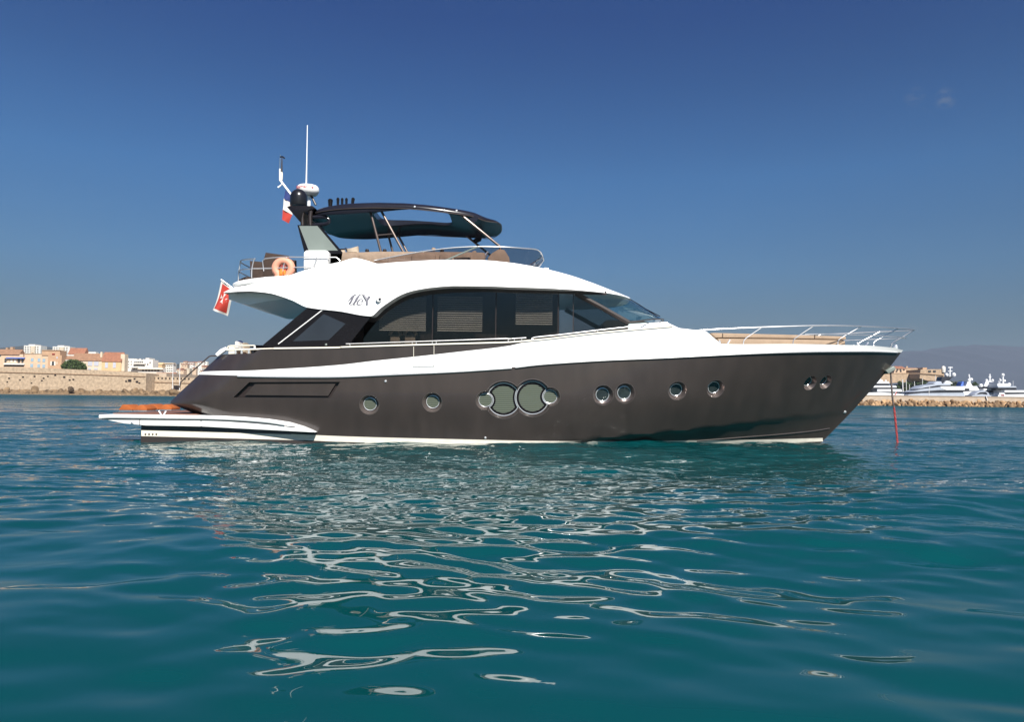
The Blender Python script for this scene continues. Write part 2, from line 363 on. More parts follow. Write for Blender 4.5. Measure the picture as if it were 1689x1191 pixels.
# ------------------------------------------------------------------ the yacht: hull surface
_p0, _p1 = P(1352, 733, 0.0), P(1487.5, 580, 0.0)
def XS(Z):
    Z = np.asarray(Z, float); k = (_p1[0] - _p0[0]) / (_p1[2] - _p0[2])
    return np.where(Z < 0, _p0[0] + 1.6 * Z, _p0[0] + k * (Z - _p0[2]) + 0.10 * np.sin(np.clip(Z / _p1[2], 0, 1) * math.pi))
_e = [P(365, 583, -2.1), P(277, 665, -2.1), P(324, 685, -2.1)]
_ez = np.array([_e[2][2], _e[1][2], _e[0][2], _e[0][2] + 1.0]); _ex = np.array([_e[2][0], _e[1][0], _e[0][0], _e[0][0] + (_e[0][0] - _e[1][0]) / (_e[0][2] - _e[1][2])])
def XE(Z): return np.interp(Z, _ez, _ex)
_ch = None
def HB(X, Z):
    X = np.asarray(X, float); Z = np.asarray(Z, float)
    zc = np.clip(Z / 2.7, 0, 1)
    Bm = 2.40 + 0.22 * smooth(-0.1, 1.4, Z); Le = 10.6 - 2.0 * zc; p = 1.95 + 0.65 * zc
    u = np.clip((XS(Z) - X) / Le, 0, 1); b = Bm * (1 - (1 - u) ** p)
    if _ch is not None:
        w = smooth(0.6, 3.5, X); d = _ch(X) - Z
        b = b * (1 - w * (0.045 * smooth(0, 0.03, d) + 0.30 * np.clip(d, 0, 0.9)))
    s = np.clip((X - XE(Z)) / 1.35, 0, 1)
    b = b - 0.55 * (1 - s) ** 2.3
    return np.maximum(b, 0)
_ch = zline([(860, 738), (905, 733), (983, 724.5), (1090, 714.5), (1200, 703), (1300, 690.5), (1369, 683), (1398, 678)], HB)
PW = [(300, 617.5), (320, 617.8), (393, 619.5), (470, 620.6), (560, 620.5), (650, 616.5), (750, 612), (844, 606), (900, 599.5), (995, 593.5), (1090, 589.6), (1184, 585), (1255, 582), (1330, 580), (1381, 579.6), (1440, 579.6), (1488, 581.5)]
PU = [(300, 613.8), (327, 613.2), (393, 611.8), (465, 608.5), (560, 602), (620, 595), (681, 588.8), (760, 580), (842, 570), (860, 565.8), (950, 554), (987, 550), (1050, 544), (1109, 539), (1121, 544), (1142, 554), (1186, 567), (1200, 567.6), (1310, 567.6), (1380, 568.8), (1440, 570.6), (1470, 573.5), (1488, 577.5)]
PC = [(362, 585.4), (381, 584), (418, 583), (425, 577), (452, 575.5), (500, 575), (560, 574), (567, 573), (640, 571), (715, 568.8), (800, 566.6), (842, 565.2), (862, 563.8)]
ZW, ZU, ZC = zline(PW, HB), zline(PU, HB), zline(PC, HB)

yacht = thing("motor_yacht", (0, 0, 0), "big brown and white motor yacht lying broadside in the foreground with a black hardtop", "yacht")

def loft(za, zb, x0f, x1f, N, Mr, off=0.0, capmid=True, bulge=0.0):
    """closed near+far strip between the lines za and zb"""
    tt = 0.5 - 0.5 * np.cos(np.linspace(0, math.pi, N)); tt = 0.55 * tt + 0.45 * np.linspace(0, 1, N)
    rr = np.linspace(0, 1, Mr); T, Rr = np.meshgrid(tt, rr, indexing='ij')
    Z = np.full_like(T, 1.0)
    for _ in range(25):
        a = x0f(Z); c = x1f(Z); X = a + T * (c - a); Z = za(X) + Rr * (zb(X) - za(X))
    Bq = HB(X, Z) + off * smooth(0, 0.3, HB(X, Z)) + bulge * np.sin(Rr * math.pi)
    near = np.stack([X, -np.maximum(Bq, 0.004), Z], -1); far = near[:, ::-1].copy(); far[..., 1] *= -1
    return np.concatenate([near, far], 1)
def shell(za, zb, x0f, x1f, N, Mr, o1, o2):
    """open-topped pair of side walls of some thickness, as one mesh"""
    G = loft(za, zb, x0f, x1f, N, Mr, o1); I = loft(za, zb, x0f, x1f, N, Mr, o2)
    m = MB(); n1 = np.concatenate([G[:, :Mr], I[:, :Mr][:, ::-1]], 1); m.grid(n1, True, True)
    f = n1.copy(); f[..., 1] *= -1; m.grid(f, True, True); return m
hull = obj("hull", MB().grid(loft(lambda X: np.full_like(X, -0.9), lambda X: ZW(X) + 0.02, XE, XS, 230, 44), True, True), m_hull, yacht)
wb = obj("white_topside", MB().grid(loft(ZW, ZU, XE, XS, 230, 9, 0.014), True, True), m_white, yacht)
xc_end = float(solve(858, 566, HB)[0])
obj("bulwark", shell(lambda X: ZU(X) - 0.03, ZC, XE, lambda Z: np.full_like(Z, xc_end), 150, 6, 0.012, -0.10), m_hull, yacht)

# hull that carries on aft beneath the swim platform
def polyXZ(pts, Y): return [P(x, y, Y) for x, y in pts]
def slab(pts, Y, depth): return MB().prism(polyXZ(pts, Y), (0, depth, 0))
_x4, _x5 = float(P(400, 700, -2.55)[0]), float(P(522, 710, -2.45)[0]); _h5 = float(HB(_x5, -0.5)) - 0.03
def SHB(X, Z=None): return np.interp(X, [_x4, _x5], [2.55, _h5]) + 0 * np.asarray(X)
a0 = P(233, 701, -2.55); rows = []
for x in np.concatenate([[float(a0[0])], np.linspace(_x4, _x5, 12)]):
    h_ = float(SHB(x)); rows.append([(x, -h_, -0.6), (x, -h_, a0[2]), (x, h_, a0[2]), (x, h_, -0.6)])
obj("stern_hull", MB().grid(np.array(rows), True, True), m_hull, yacht)

# cutters: round port recesses and the air intake
cutters = []
def cutter(mb):
    me_ = bpy.data.meshes.new("cut"); me_.from_pydata(mb.v, [], mb.f)
    bm = bmesh.new(); bm.from_mesh(me_); bmesh.ops.recalc_face_normals(bm, faces=bm.faces); bm.to_mesh(me_); bm.free()
    o = bpy.data.objects.new("cut", me_); C.objects.link(o); cutters.append(o)
def hull_frame(px, py):
    c = solve(px, py, HB); e = 0.02
    X, Z = c[0], c[2]
    dx = -(HB(X + e, Z) - HB(X - e, Z)) / (2 * e); dz = -(HB(X, Z + e) - HB(X, Z - e)) / (2 * e)
    n = np.array([dx, -1.0, dz]); n = n / np.linalg.norm(n)     # outward: y = -hb
    n = np.array([-(-dx), -1.0, -(-dz)]); n[0] = -dx * -1; n[2] = -dz * -1
    n = np.array([dx * -1, -1.0, dz * -1]); n = -np.cross(np.array([1, dx, 0.0]), np.array([0, dz, 1.0])); n = n / np.linalg.norm(n)
    if n[1] > 0: n = -n
    u = np.array([1, 0, 0.0]) - n * n[0]; u /= np.linalg.norm(u); w = np.cross(n, u); w = w if w[2] > 0 else -w
    return c, n, u, w
def circ(c, u, w, r, n=40, a0=0.0, a1=2 * math.pi): return [c + r * (math.cos(a) * u + math.sin(a) * w) for a in np.linspace(a0, a1, n, endpoint=(a1 - a0 < 6.28))]
PORTS = []
def port_recess(px, py, rpx, depth=0.16, taper=0.72):
    c, n, u, w = hull_frame(px, py); sc_ = (c[1] - CAM[1]) / FPX; ro = rpx * sc_
    m = MB(); rings = []
    for k, (r_, d) in enumerate([(ro * 1.22, 0.07), (ro, 0.0), (ro * taper, -depth)]): rings.append(circ(c + n * d, u, w, r_, 40))
    m.grid(np.array(rings), True, True); cutter(m)
    return c, n, u, w, ro, sc_
pc = []
for px, py, r_ in [(609, 668, 16.5), (713, 664, 16.5), (995, 652, 17), (1031, 649, 17), (1117.5, 645, 16), (1180.5, 641.5, 15.5), (1336.5, 632, 13), (1362, 630.5, 12.5)]:
    pc.append(port_recess(px, py, r_))
grp = [(800.5, 661, 16), (830.5, 659.7, 31.5), (878.4, 656.8, 31.5), (908, 654.8, 16)]
gc = [port_recess(px, py, r_, 0.15, 0.74 if r_ < 20 else 0.86) for px, py, r_ in grp]
INT = [(385, 655.5), (411, 630.5), (561, 630), (545, 656.5)]
ip = [solve(x, y, HB) for x, y in INT]
m = MB(); m.prism([q + np.array([0, -0.3, 0]) for q in ip], (0, 0.42, 0)); cutter(m)
for c_ in cutters:
    md = hull.modifiers.new("cut", 'BOOLEAN'); md.operation = 'DIFFERENCE'; md.solver = 'EXACT'; md.object = c_
dg = bpy.context.evaluated_depsgraph_get(); nm = bpy.data.meshes.new_from_object(hull.evaluated_get(dg))
hull.modifiers.clear(); hull.data = nm
for c_ in cutters: bpy.data.objects.remove(c_)
for p in nm.polygons: p.use_smooth = True
nm.set_sharp_from_angle(angle=R(32)); nm.materials.clear(); nm.materials.append(m_hull)

# port lights: chrome ring, glass, blind
g_port = bpy.data.materials.new("port_glass"); g_port.use_nodes = True; nt = g_port.node_tree; b = nt.nodes['Principled BSDF']
b.inputs['Roughness'].default_value = 0.02; b.inputs['Coat Weight'].default_value = 0.6
tcn = nt.nodes.new('ShaderNodeTexCoord'); wv = nt.nodes.new('ShaderNodeTexWave'); wv.wave_type = 'BANDS'; wv.bands_direction = 'Z'; wv.inputs['Scale'].default_value = 6.0; wv.inputs['Distortion'].default_value = 0
rp = nt.nodes.new('ShaderNodeValToRGB'); rp.color_ramp.elements[0].position = 0.25; rp.color_ramp.elements[1].position = 0.45
rp.color_ramp.elements[0].color = (0.040, 0.048, 0.038, 1); rp.color_ramp.elements[1].color = (0.115, 0.130, 0.098, 1)
nt.links.new(tcn.outputs['Object'], wv.inputs['Vector']); nt.links.new(wv.outputs['Color'], rp.inputs[0]); nt.links.new(rp.outputs[0], b.inputs['Base Color'])
g_dark = mat("dark_port_glass", (0.020, 0.026, 0.026), 0.03, 0, 0.3, 4, coat=0.8)
def port(c, n, u, w, ro, lit, ri=0.66, depth=0.14):
    q = c - n * depth
    ring = MB().tube(circ(q + n * 0.012, u, w, ro * ri, 40), ro * 0.038, 8, closed=True)
    po = obj("porthole", ring, m_chrome, yacht)
    d = MB(); d.prism(circ(q, u, w, ro * (ri - 0.03), 36), n * 0.012)
    obj("glass", d, g_port if lit else g_dark, po, smooth_angle=0); return po
for k, (c, n, u, w, ro, s_) in enumerate(pc): port(c, n, u, w, ro, k < 2, 0.64)
for k in (0, 3):
    c, n, u, w, ro, s_ = gc[k]; port(c, n, u, w, ro, True, 0.70)
for k, ks in ((1, 0), (2, 3)):
    c, n, u, w, ro, s_ = gc[k]; c2, ro2 = gc[ks][0], gc[ks][4] * 0.84
    c3, ro3 = (gc[2][0], gc[2][4] * 0.92) if k == 1 else (None, 0)
    def to2(p): return np.array([np.dot(p - c, u), np.dot(p - c, w)])
    s2, s3 = to2(c2), (to2(c3) if c3 is not None else None)
    def outline(rad, m2, m3, n_=96):
        out = []
        for a in np.linspace(0, 2 * math.pi, n_, endpoint=False):
            dv = np.array([math.cos(a), math.sin(a)]); best = rad
            for sct, rr_ in ((s2, m2), (s3, m3)):
                if sct is None: continue
                bq = np.dot(dv, sct); disc = bq * bq - (np.dot(sct, sct) - rr_ * rr_)
                if disc > 0:
                    t0 = bq - math.sqrt(disc)
                    if t0 > 0: best = min(best, t0)
            out.append(best * dv)
        return out
    q = c - n * 0.13
    o1 = outline(ro * 0.86, ro2 * 0.97, ro3)
    rg = MB().tube([q + n * 0.012 + u * x + w * z for x, z in o1], 0.0115, 8, closed=True)
    po = obj("porthole", rg, m_chrome, yacht)
    o2 = outline(ro * 0.84, ro2, ro3 * 1.01); o3 = outline(ro * 0.72, ro2 * 1.25, ro3 * 1.12)
    ring = [q + n * 0.010 + u * x + w * z for x, z in o2]; inn = [q + n * 0.010 + u * x + w * z for x, z in o3]
    obj("seal", MB().grid(np.array([ring, inn]), True), m_black, po, smooth_angle=0)
    obj("glass", MB().prism([q - n * 0.006 + u * x + w * z for x, z in o2], n * 0.010), g_port, po, smooth_angle=0)
# bezels on the recess walls
def snap(p, off): return np.array([p[0], -float(HB(p[0], p[2])) - off, p[2]])
def bezel(c, n, u, w, ro, taper, dep, others=()):
    for run in ([], ):
        N_ = 72; ok = []; pts = []
        for k_ in range(N_):
            a_ = 2 * math.pi * k_ / N_; dv = math.cos(a_) * u + math.sin(a_) * w; po_ = c + dv * ro * 0.995
            ok.append(all(np.linalg.norm(po_ - oc) > orr * 0.99 for oc, orr in others)); pts.append(dv)
        st_ = 0 if all(ok) else next(i for i in range(N_) if ok[i] and not ok[i - 1])
        segs = []; cur = []
        for i in range(N_ + (1 if all(ok) else 0)):
            k_ = (st_ + i) % N_
            if ok[k_]: cur.append(pts[k_])
            elif cur: segs.append(cur); cur = []
        if cur: segs.append(cur)
        out_ = []
        for sg in segs:
            if len(sg) < 3: continue
            m_ = MB(); out_.append(m_); m_.grid(np.array([[snap(c + dv * ro * 1.015, 0.003), snap(c + dv * ro * 0.985, 0.003), c + dv * ro * (taper + 0.02) - n * (dep - 0.02), c + dv * ro * (taper - 0.0) - n * (dep - 0.02)] for dv in sg]))
        return out_
for k_, (c_, n_, u_, w_, ro_, s_) in enumerate(pc): [obj("port_bezel", q_, m_bezel, yacht, None, 60) for q_ in bezel(c_, n_, u_, w_, ro_, 0.70, 0.16)]
for k_, (c_, n_, u_, w_, ro_, s_) in enumerate(gc):
    oth = [(gc[j][0], gc[j][4]) for j in range(4) if j != k_]; [obj("port_bezel", q_, m_bezel, yacht, None, 60) for q_ in bezel(c_, n_, u_, w_, ro_, 0.74 if k_ in (0, 3) else 0.86, 0.15, oth)]
# intake cover and dark throat
thr = MB().prism([solve(x, y, HB) + np.array([0, 0.112, 0]) for x, y in [(386.5, 655), (411.5, 631), (559.5, 630.5), (544, 656)]], (0, 0.004, 0))
air = obj("air_intake", thr, m_dkbrown, yacht, smooth_angle=0)
cov = MB().prism([solve(x, y, HB) + np.array([0, 0.045, 0]) for x, y in [(403, 651.8), (419.5, 633.6), (553, 633), (540.5, 653)]], (0, 0.05, 0))
obj("intake_cover", cov, m_hull, air, smooth_angle=0)

# waterline stripe, strakes, small fittings
def hull_strip(top, bot, off, N=60, xr=None):
    fa, fb = pchip(*zip(*top)), pchip(*zip(*bot)); xs = np.linspace(max(top[0][0], bot[0][0]), min(top[-1][0], bot[-1][0]), N)
    A = solve(xs, fa(xs), HB); Bq = solve(xs, fb(xs), HB); rows = []
    for r_ in np.linspace(0, 1, 4):
        q = A + (Bq - A) * r_; q[:, 1] = -HB(q[:, 0], q[:, 2]); rows.append(q)
    G = np.array(rows).transpose(1, 0, 2); o = G.copy(); o[..., 1] -= off; i = G.copy(); i[..., 1] += 0.02
    m = MB().grid(np.concatenate([o, i[:, ::-1]], 1), True, True)
    f = np.concatenate([o, i[:, ::-1]], 1).copy(); f[..., 1] *= -1; return m.grid(f, True, True)
obj("boot_stripe", hull_strip([(480, 716), (560, 719.6), (700, 723.5), (960, 728), (1120, 727), (1248, 725.5), (1362, 722.6)], [(480, 725), (560, 729), (700, 732), (960, 733), (1120, 731), (1240, 731.5), (1357, 728.4)], 0.006), m_boot, yacht)
rows = []
for k_ in np.linspace(0, 1, 24):
    x_ = 233 + (521 - 233) * k_; t_ = solve(x_, float(np.interp(x_, [233, 400, 545], [710, 714.5, 718.6])), lambda X, Z: SHB(X) + 0.006); q_ = solve(x_, float(np.interp(x_, [233, 400, 521], [719.5, 724, 727])), lambda X, Z: SHB(X) + 0.006)
    rows.append([t_, q_, q_ + np.array([0, 0.03, 0]), t_ + np.array([0, 0.03, 0])])
obj("boot_stripe", MB().grid(np.array(rows), True, True), m_boot, yacht)
def hull_line(pts, off, n=6): 
    q = catmull([(*p, 0) for p in pts], n); w = solve([a[0] for a in q], [a[1] for a in q], HB); w[:, 1] -= off; return w
st = MB(); L1 = hull_line([(1150, 727.5), (1220, 722), (1290, 716.5), (1340, 711.5), (1368, 707)], 0.0)
st.tube(L1, 0.022, 6); f = L1.copy(); f[:, 1] *= -1; st.tube(f, 0.022, 6); obj("spray_rail", st, m_hull, yacht)
def stud(px, py, r_): 
    c, n, u, w = hull_frame(px, py); obj("drain_fitting", MB().lathe(c - n * 0.01, [(r_, 0), (r_, 0.02), (r_ * 0.7, 0.035), (r_ * 0.2, 0.04)], 14, n), m_chrome, yacht)
stud(636, 629, 0.035); stud(800.5, 722.5, 0.035); stud(1393.5, 680, 0.05)
lip = hull_line([(392, 621), (470, 622.3), (560, 622.2), (650, 618.4), (750, 613.8), (844, 607.6)], 0.02)
obj("rubbing_strip", MB().tube(lip, 0.022, 6), m_steel, yacht)
lip = hull_line([(850, 606.8), (900, 601.2), (995, 595), (1090, 591), (1184, 586.3), (1255, 583.2), (1330, 581.2), (1381, 580.8), (1440, 580.8), (1480, 582)], 0.035)
obj("rubbing_strip", MB().tube(lip, 0.014, 6), m_steel, yacht)
# boarding gate seam in the topside
for x, y0, y1 in ((682.5, 572, 604.5), (716, 570, 604)):
    w_ = hull_line([(x, y0), (x, (y0 + y1) / 2), (x, y1)], 0.036, 2); obj("gate_seam", MB().tube(w_, 0.008, 5), m_cream, yacht)
w_ = hull_line([(682.5, 604.5), (700, 604.3), (716, 604)], 0.036, 2); obj("gate_seam", MB().tube(w_, 0.006, 5), m_panel, yacht)

# ------------------------------------------------------------------ cap rail and hand rails along the side deck
cap = hull_line([(452, 575.2), (470, 575), (500, 574.6), (560, 573.8), (567, 573), (640, 570.7), (715, 568.5), (800, 566.2), (842, 564.8), (900, 559.6), (950, 553.6), (987, 549.5), (1050, 543.6), (1109, 538.6)], -0.02)
sec = [(-0.06, -0.012), (-0.06, 0.012), (-0.03, 0.03), (0.06, 0.03), (0.06, -0.012)]
obj("cap_rail", MB().grid(np.array([[q + np.array([0, a, z_]) for a, z_ in sec] for q in cap]), True, True), m_cream, yacht)
f = np.array([[q * np.array([1, -1, 1]) + np.array([0, -a, z_]) for a, z_ in sec] for q in cap]); obj("cap_rail", MB().grid(f, True, True), m_cream, yacht)
def both(m_, pts, r_, n=8, smoothn=0):
    m_.tube(pts, r_, n, smoothn); m_.tube([np.array(p) * np.array([1, -1, 1]) for p in pts], r_, n, smoothn); return m_
def side_pts(pts, dy): 
    w = solve([p[0] for p in pts], [p[1] for p in pts], lambda X, Z: HB(X, 2.6 + 0 * X) - dy); return list(w)
def pair(name, pts, r_, n, sm, mt, parent):
    out = []
    for sg in (1, -1): out.append(obj(name, MB().tube([np.array(p) * np.array([1, sg, 1]) for p in pts], r_, n, sm), mt, parent))
    return out[0]
def rail(name, pts, posts, r_=0.014, dy=0.06, sm=5, mt=None, hb=None):
    f_ = hb or (lambda q: side_pts(q, dy))
    ro = pair(name, f_(pts), r_, 8, sm, mt or m_steel, yacht)
    for a in posts:
        q = f_(a)
        for sgn in (1, -1): obj("stanchion", MB().tube([p * np.array([1, sgn, 1]) for p in q], r_ * 0.85, 8, 4 if len(q) > 2 else 0), mt or m_steel, ro)
    return ro
rail("side_rail", [(577, 573), (577.5, 567.5), (580, 567), (700, 563), (834, 558.6), (838, 560), (838, 565)], [[(680, 564), (680, 569.5)], [(686.5, 564), (686.5, 569.5)], [(713, 562.8), (713, 568.5)], [(719.5, 562.6), (719.5, 568.5)]])
rail("side_rail", [(879.5, 560.5), (880, 556.8), (920, 552.5), (985, 544.8), (1060, 536.5)], [[(986, 545), (986, 549.5)]])
rail("side_rail", [(1066, 535.8), (1098, 532.6), (1100, 533), (1110, 538.6)], [[(1091, 533.3), (1091, 540)]])
rail("fairlead", [(841, 558.8), (868, 557.2)], [[(848.5, 558.5), (848.5, 564)], [(860.5, 557.6), (860.5, 563.5)]])

# ------------------------------------------------------------------ superstructure
obj("deckhouse", MB().prism([P(x, y, -1.62) for x, y in [(1036, 534), (1060, 532.5), (1099.5, 531), (1121, 541), (1165, 546), (1192, 569), (1180, 600), (1036, 600)]], (0, 3.24, 0)), m_white, yacht, bevel=0.05)
def EB(X):
    X = np.asarray(X, float)
    f = np.clip((X - 0.4) / 3.12, 0, 1); a = 2.5 * (1 - f ** 2.3) ** (1 / 2.3)
    return np.maximum(a - 0.45 * np.clip((-6.2 - X) / 2.2, 0, 2) ** 2, 0.02)
PLo = [(372.5, 482.6), (390, 481), (411, 480.4), (428, 481.5), (446.6, 484), (464, 489), (482, 495.5), (507, 507), (560, 513.5), (611.5, 521.5), (628, 508), (642, 498), (657, 488.8), (670, 483), (685, 478.8), (714, 474.2), (751, 471.6), (800, 472), (840, 473.5), (920, 476.3), (980, 481), (1012, 485), (1031, 489.5)]
PTo = [(374, 479.5), (380, 476), (395, 471), (420, 465.5), (440, 462), (464, 458.5), (485, 451.5), (500, 446.6), (523, 440), (560, 432), (586, 425.6), (604, 429.3), (624, 434.6), (650, 432.6), (676, 431), (736, 428.4), (789, 428.8), (837, 432.6), (875, 438.5), (906, 445), (940, 454), (981, 468), (1011, 479.5), (1031, 487.5)]
EBt = lambda X, Z=None: EB(X) * 0.90
ZL, ZT = zline(PLo, lambda X, Z: EB(X)), zline(PTo, lambda X, Z: EBt(X))
xa = float(P(372.5, 482.6, -2.05)[0]); xb = 3.50
xs = np.concatenate([np.linspace(xa, -4.0, 60), np.linspace(-3.98, -1.5, 70), np.linspace(-1.45, 2.6, 60), np.linspace(2.62, xb, 40)])
G = []
for x in xs:
    zl, zt = float(ZL(x)), float(ZT(x)); zt = max(zt, zl + 0.012); e = float(EB(x)); et = e * 0.90; row = []
    k = float(smooth(-8.4, -7.2, x) * (1 - smooth(0.15, 0.6, x)))
    row.append((x, -e + 0.05, zl + 0.015 if zt - zl > .06 else zl)); 
    for r_ in np.linspace(0, 1, 9): row.append((x, -(e + (et - e) * r_ + 0.07 * math.sin(r_ * math.pi) * min(1, (zt - zl) / 0.8)), zl + (zt - zl) * r_))
    row.append((x, -max(et - 0.14, et * 0.9), zt)); row.append((x, -max(et - 0.18, et * 0.88), zt - 0.55 * k - 0.002))
    row += [(a, -b_, c) for a, b_, c in row[::-1]]; G.append(row)
obj("flybridge_moulding", MB().grid(np.array(G), True, True), m_white, yacht, smooth_angle=40)
lp = [P(x, y, -2.0 - 0.22 * min(1, k / 2)) for k, (x, y) in enumerate([(388, 470), (393, 468), (405, 465.5), (420, 463.5), (440, 461), (464, 459.5), (476, 458)])]
lipm = MB().tube(lp + [], 0.07, 10, 5); lipm.tube([p * np.array([1, -1, 1]) for p in lp], 0.07, 10, 5); lipm.tube([lp[0], lp[0] * np.array([1, -1, 1])], 0.07, 10); obj("deck_lip", lipm, m_white, yacht)
# soffit panels under the aft overhang
sf = []
for x in np.linspace(xa + 0.25, -5.15, 30): sf.append([(x, y_, float(ZL(x)) - 0.012 - 0.05 * (1 - (y_ / 2.0) ** 2)) for y_ in np.linspace(-(float(EB(x)) - 0.22), float(EB(x)) - 0.22, 11)])
obj("soffit", MB().grid(np.array(sf)), m_soffit, yacht)
# emblem (drawn strokes) and side camera
def fly_pt(px, py, off):
    hb = lambda X, Z: EB(X) * (1 - 0.10 * np.clip((Z - ZL(X)) / np.maximum(ZT(X) - ZL(X), .05), 0, 1)) + 0.07 * np.sin(np.clip((Z - ZL(X)) / np.maximum(ZT(X) - ZL(X), .05), 0, 1) * math.pi) + off
    return solve(px, py, hb)
def stroke(mb, pts, r_):
    q = [fly_pt(565 + x / 21.1, 475 + y / 21.1, 0.0) for x, y in pts]; mb.tube(q, r_, 8, 6)
em = MB()
stroke(em, [(195, 470), (260, 390), (340, 300), (430, 240), (515, 215)], [.012, .016, .020, .018, .010])
stroke(em, [(400, 270), (340, 380), (285, 490), (245, 545), (265, 585)], [.02, .028, .03, .022, .010])
stroke(em, [(265, 585), (340, 578), (420, 470), (470, 360), (560, 270)], [.010, .010, .011, .010, .014])
stroke(em, [(590, 265), (530, 340), (470, 440), (400, 540), (380, 578), (440, 583), (500, 555)], [.016, .026, .03, .026, .016, .010, .007])
stroke(em, [(540, 290), (600, 235), (660, 222), (720, 240)], [.012, .015, .014, .012])
stroke(em, [(660, 470), (705, 455), (700, 405), (640, 390), (570, 430), (520, 510), (530, 570), (590, 588), (680, 550), (790, 440)], [.022, .018, .013, .013, .020, .024, .020, .014, .010, .007])
stroke(em, [(730, 240), (790, 340), (850, 430)], [.036, .036, .036]); stroke(em, [(945, 290), (900, 360), (850, 430)], [.036, .034, .034]); stroke(em, [(850, 430), (850, 580)], [.034, .034])
obj("emblem", em, m_grey, yacht)
c_ = fly_pt(624.5, 494.5, 0.0); cmo = obj("side_camera", MB().lathe(c_, [(0.075, -0.03), (0.075, 0.05), (0.05, 0.085), (0.0, 0.09)], 16, (0.2, -1, -0.1)), m_white, yacht)
obj("lens", MB().lathe(fly_pt(626.3, 493, 0.07), [(0.035, 0), (0.035, 0.03), (0.01, 0.035)], 12, (0.3, -1, 0.1)), m_navy, cmo)
obj("deck_light", MB().prism([P(x, y, -0.5) for x, y in [(895, 444), (898, 441), (905, 442), (906, 447)]], (0, 1.0, 0)), m_white, yacht, bevel=0.02)

# ------------------------------------------------------------------ saloon windows
YW = -1.95
def wx(px): return float(P(px, 530, YW)[0])
pan = [(600, 712.5), (714.5, 816.8), (818.8, 919.6), (921.4, 944.8)]
def pane_mesh(x0, x1, top=None, n=14):
    row = []
    for x in np.linspace(x0, x1, n):
        zt = float(ZL(min(x, 2.6))) + 0.06; row.append([(x, YW, 2.1), (x, YW, zt), (x, YW + 0.02, zt), (x, YW + 0.02, 2.1)])
    return MB().grid(np.array(row), True, True)
for a, b_ in pan: obj("saloon_window", pane_mesh(wx(a), wx(b_)), g_side, yacht, smooth_angle=0)
# a dark band follows the roof over the panes
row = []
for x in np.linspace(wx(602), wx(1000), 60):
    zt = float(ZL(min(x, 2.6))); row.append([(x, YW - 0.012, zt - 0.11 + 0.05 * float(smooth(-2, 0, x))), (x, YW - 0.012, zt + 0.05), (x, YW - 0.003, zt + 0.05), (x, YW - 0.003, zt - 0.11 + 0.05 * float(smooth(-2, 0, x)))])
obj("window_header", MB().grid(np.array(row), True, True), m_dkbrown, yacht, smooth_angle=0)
for a in (713.5, 817.8, 920.5, 945.4):
    x = wx(a); obj("mullion", MB().box((x - 0.012, YW - 0.010, 2.1), (x + 0.012, YW - 0.002, float(ZL(x)) - 0.05)), m_dkbrown, yacht)
tri = [P(x, y, YW) for x, y in [(946, 487), (952, 487), (1034, 531.5), (1034, 545), (946, 555)]]
obj("quarter_window", MB().prism(tri, (0, 0.02, 0)), g_quarter, yacht, smooth_angle=0)
pair("windscreen_pillar", [P(949, 484, YW), P(990, 506, YW), P(1037, 532.5, YW)], 0.075, 6, 0, m_dkbrown, yacht)
# wraparound windscreen
def arc(pn, cx, cz, n=18):
    out = []
    for a in np.linspace(0, math.pi / 2, n):
        f_ = math.sin(a); out.append((pn[0] + (cx - pn[0]) * f_ ** 1.0, pn[1] * (math.cos(a) ** 0.95 if a < math.pi / 2 - 1e-6 else 0), pn[2] + (cz - pn[2]) * f_))
    return out
b0, b1, t0, t1 = P(1037, 532, YW), P(1091, 530.5, 0.0), P(955, 485, YW), P(1021, 490, 0.0)
Lo, Up_ = arc(b0, b1[0], b1[2]), arc(t0, t1[0], t1[2])
full = lambda A: A + [(x, -y, z) for x, y, z in A[-2::-1]]
obj("windscreen", MB().grid(np.array([full(Lo), full(Up_)])), g_wind, yacht)
obj("windscreen_frame", MB().tube([np.array(p) for p in full(Lo)], 0.018, 6), m_dkbrown, yacht)
for k0, k1 in (((9, 0.05), (13, 0.95)), ((13, 0.1), (17, 0.9))):
    q0 = np.array(Lo[k0[0]]) * (1 - k0[1]) + np.array(Up_[k0[0]]) * k0[1]; q1 = np.array(Lo[k1[0]]) * (1 - k1[1]) + np.array(Up_[k1[0]]) * k1[1]
    off = np.array([0.02, -0.02, 0.02]); obj("wiper", MB().tube([q0 + off, (q0 + q1) / 2 + off * 1.4, q1 + off], 0.014, 6), m_black, yacht)
# inside: floor, dark panels added so the windows read dark, blinds
it = MB(); it.box((wx(560), -1.25, 2.0), (wx(925), -1.19, 4.4)); obj("darkening_panel", it, m_inner, yacht)
it = MB(); it.box((wx(560), -1.9, 2.25), (wx(1060), 1.9, 2.3)); obj("saloon_floor", it, m_inner, yacht)
it = MB(); it.box((wx(560), 1.90, 2.3), (wx(930), 1.94, 4.2)); obj("darkening_panel", it, m_inner, yacht)
obj("dashboard", MB().prism([P(x, y, -1.5) for x, y in [(985, 548), (1000, 528), (1060, 529), (1085, 536), (1085, 548)]], (0, 3.0, 0)), m_inner, yacht)
for a, b_ in ((602, 714), (714, 818), (818, 921)):
    pass
def blind(px0, px1, py0, py1, nsl):
    m_ = MB(); z1, z0 = P(px0, py0, YW + 0.1)[2], P(px0, py1, YW + 0.1)[2]; x0, x1 = P(px0, py0, YW + 0.1)[0], P(px1, py0, YW + 0.1)[0]
    for z in np.linspace(z0, z1, nsl):
        m_.prism([(x0, YW + 0.09, z - 0.017), (x1, YW + 0.09, z - 0.017), (x1, YW + 0.135, z + 0.022), (x0, YW + 0.135, z + 0.022)], (0, 0.003, -0.003))
    obj("blind", m_, m_blind, yacht, smooth_angle=0, fixn=False)
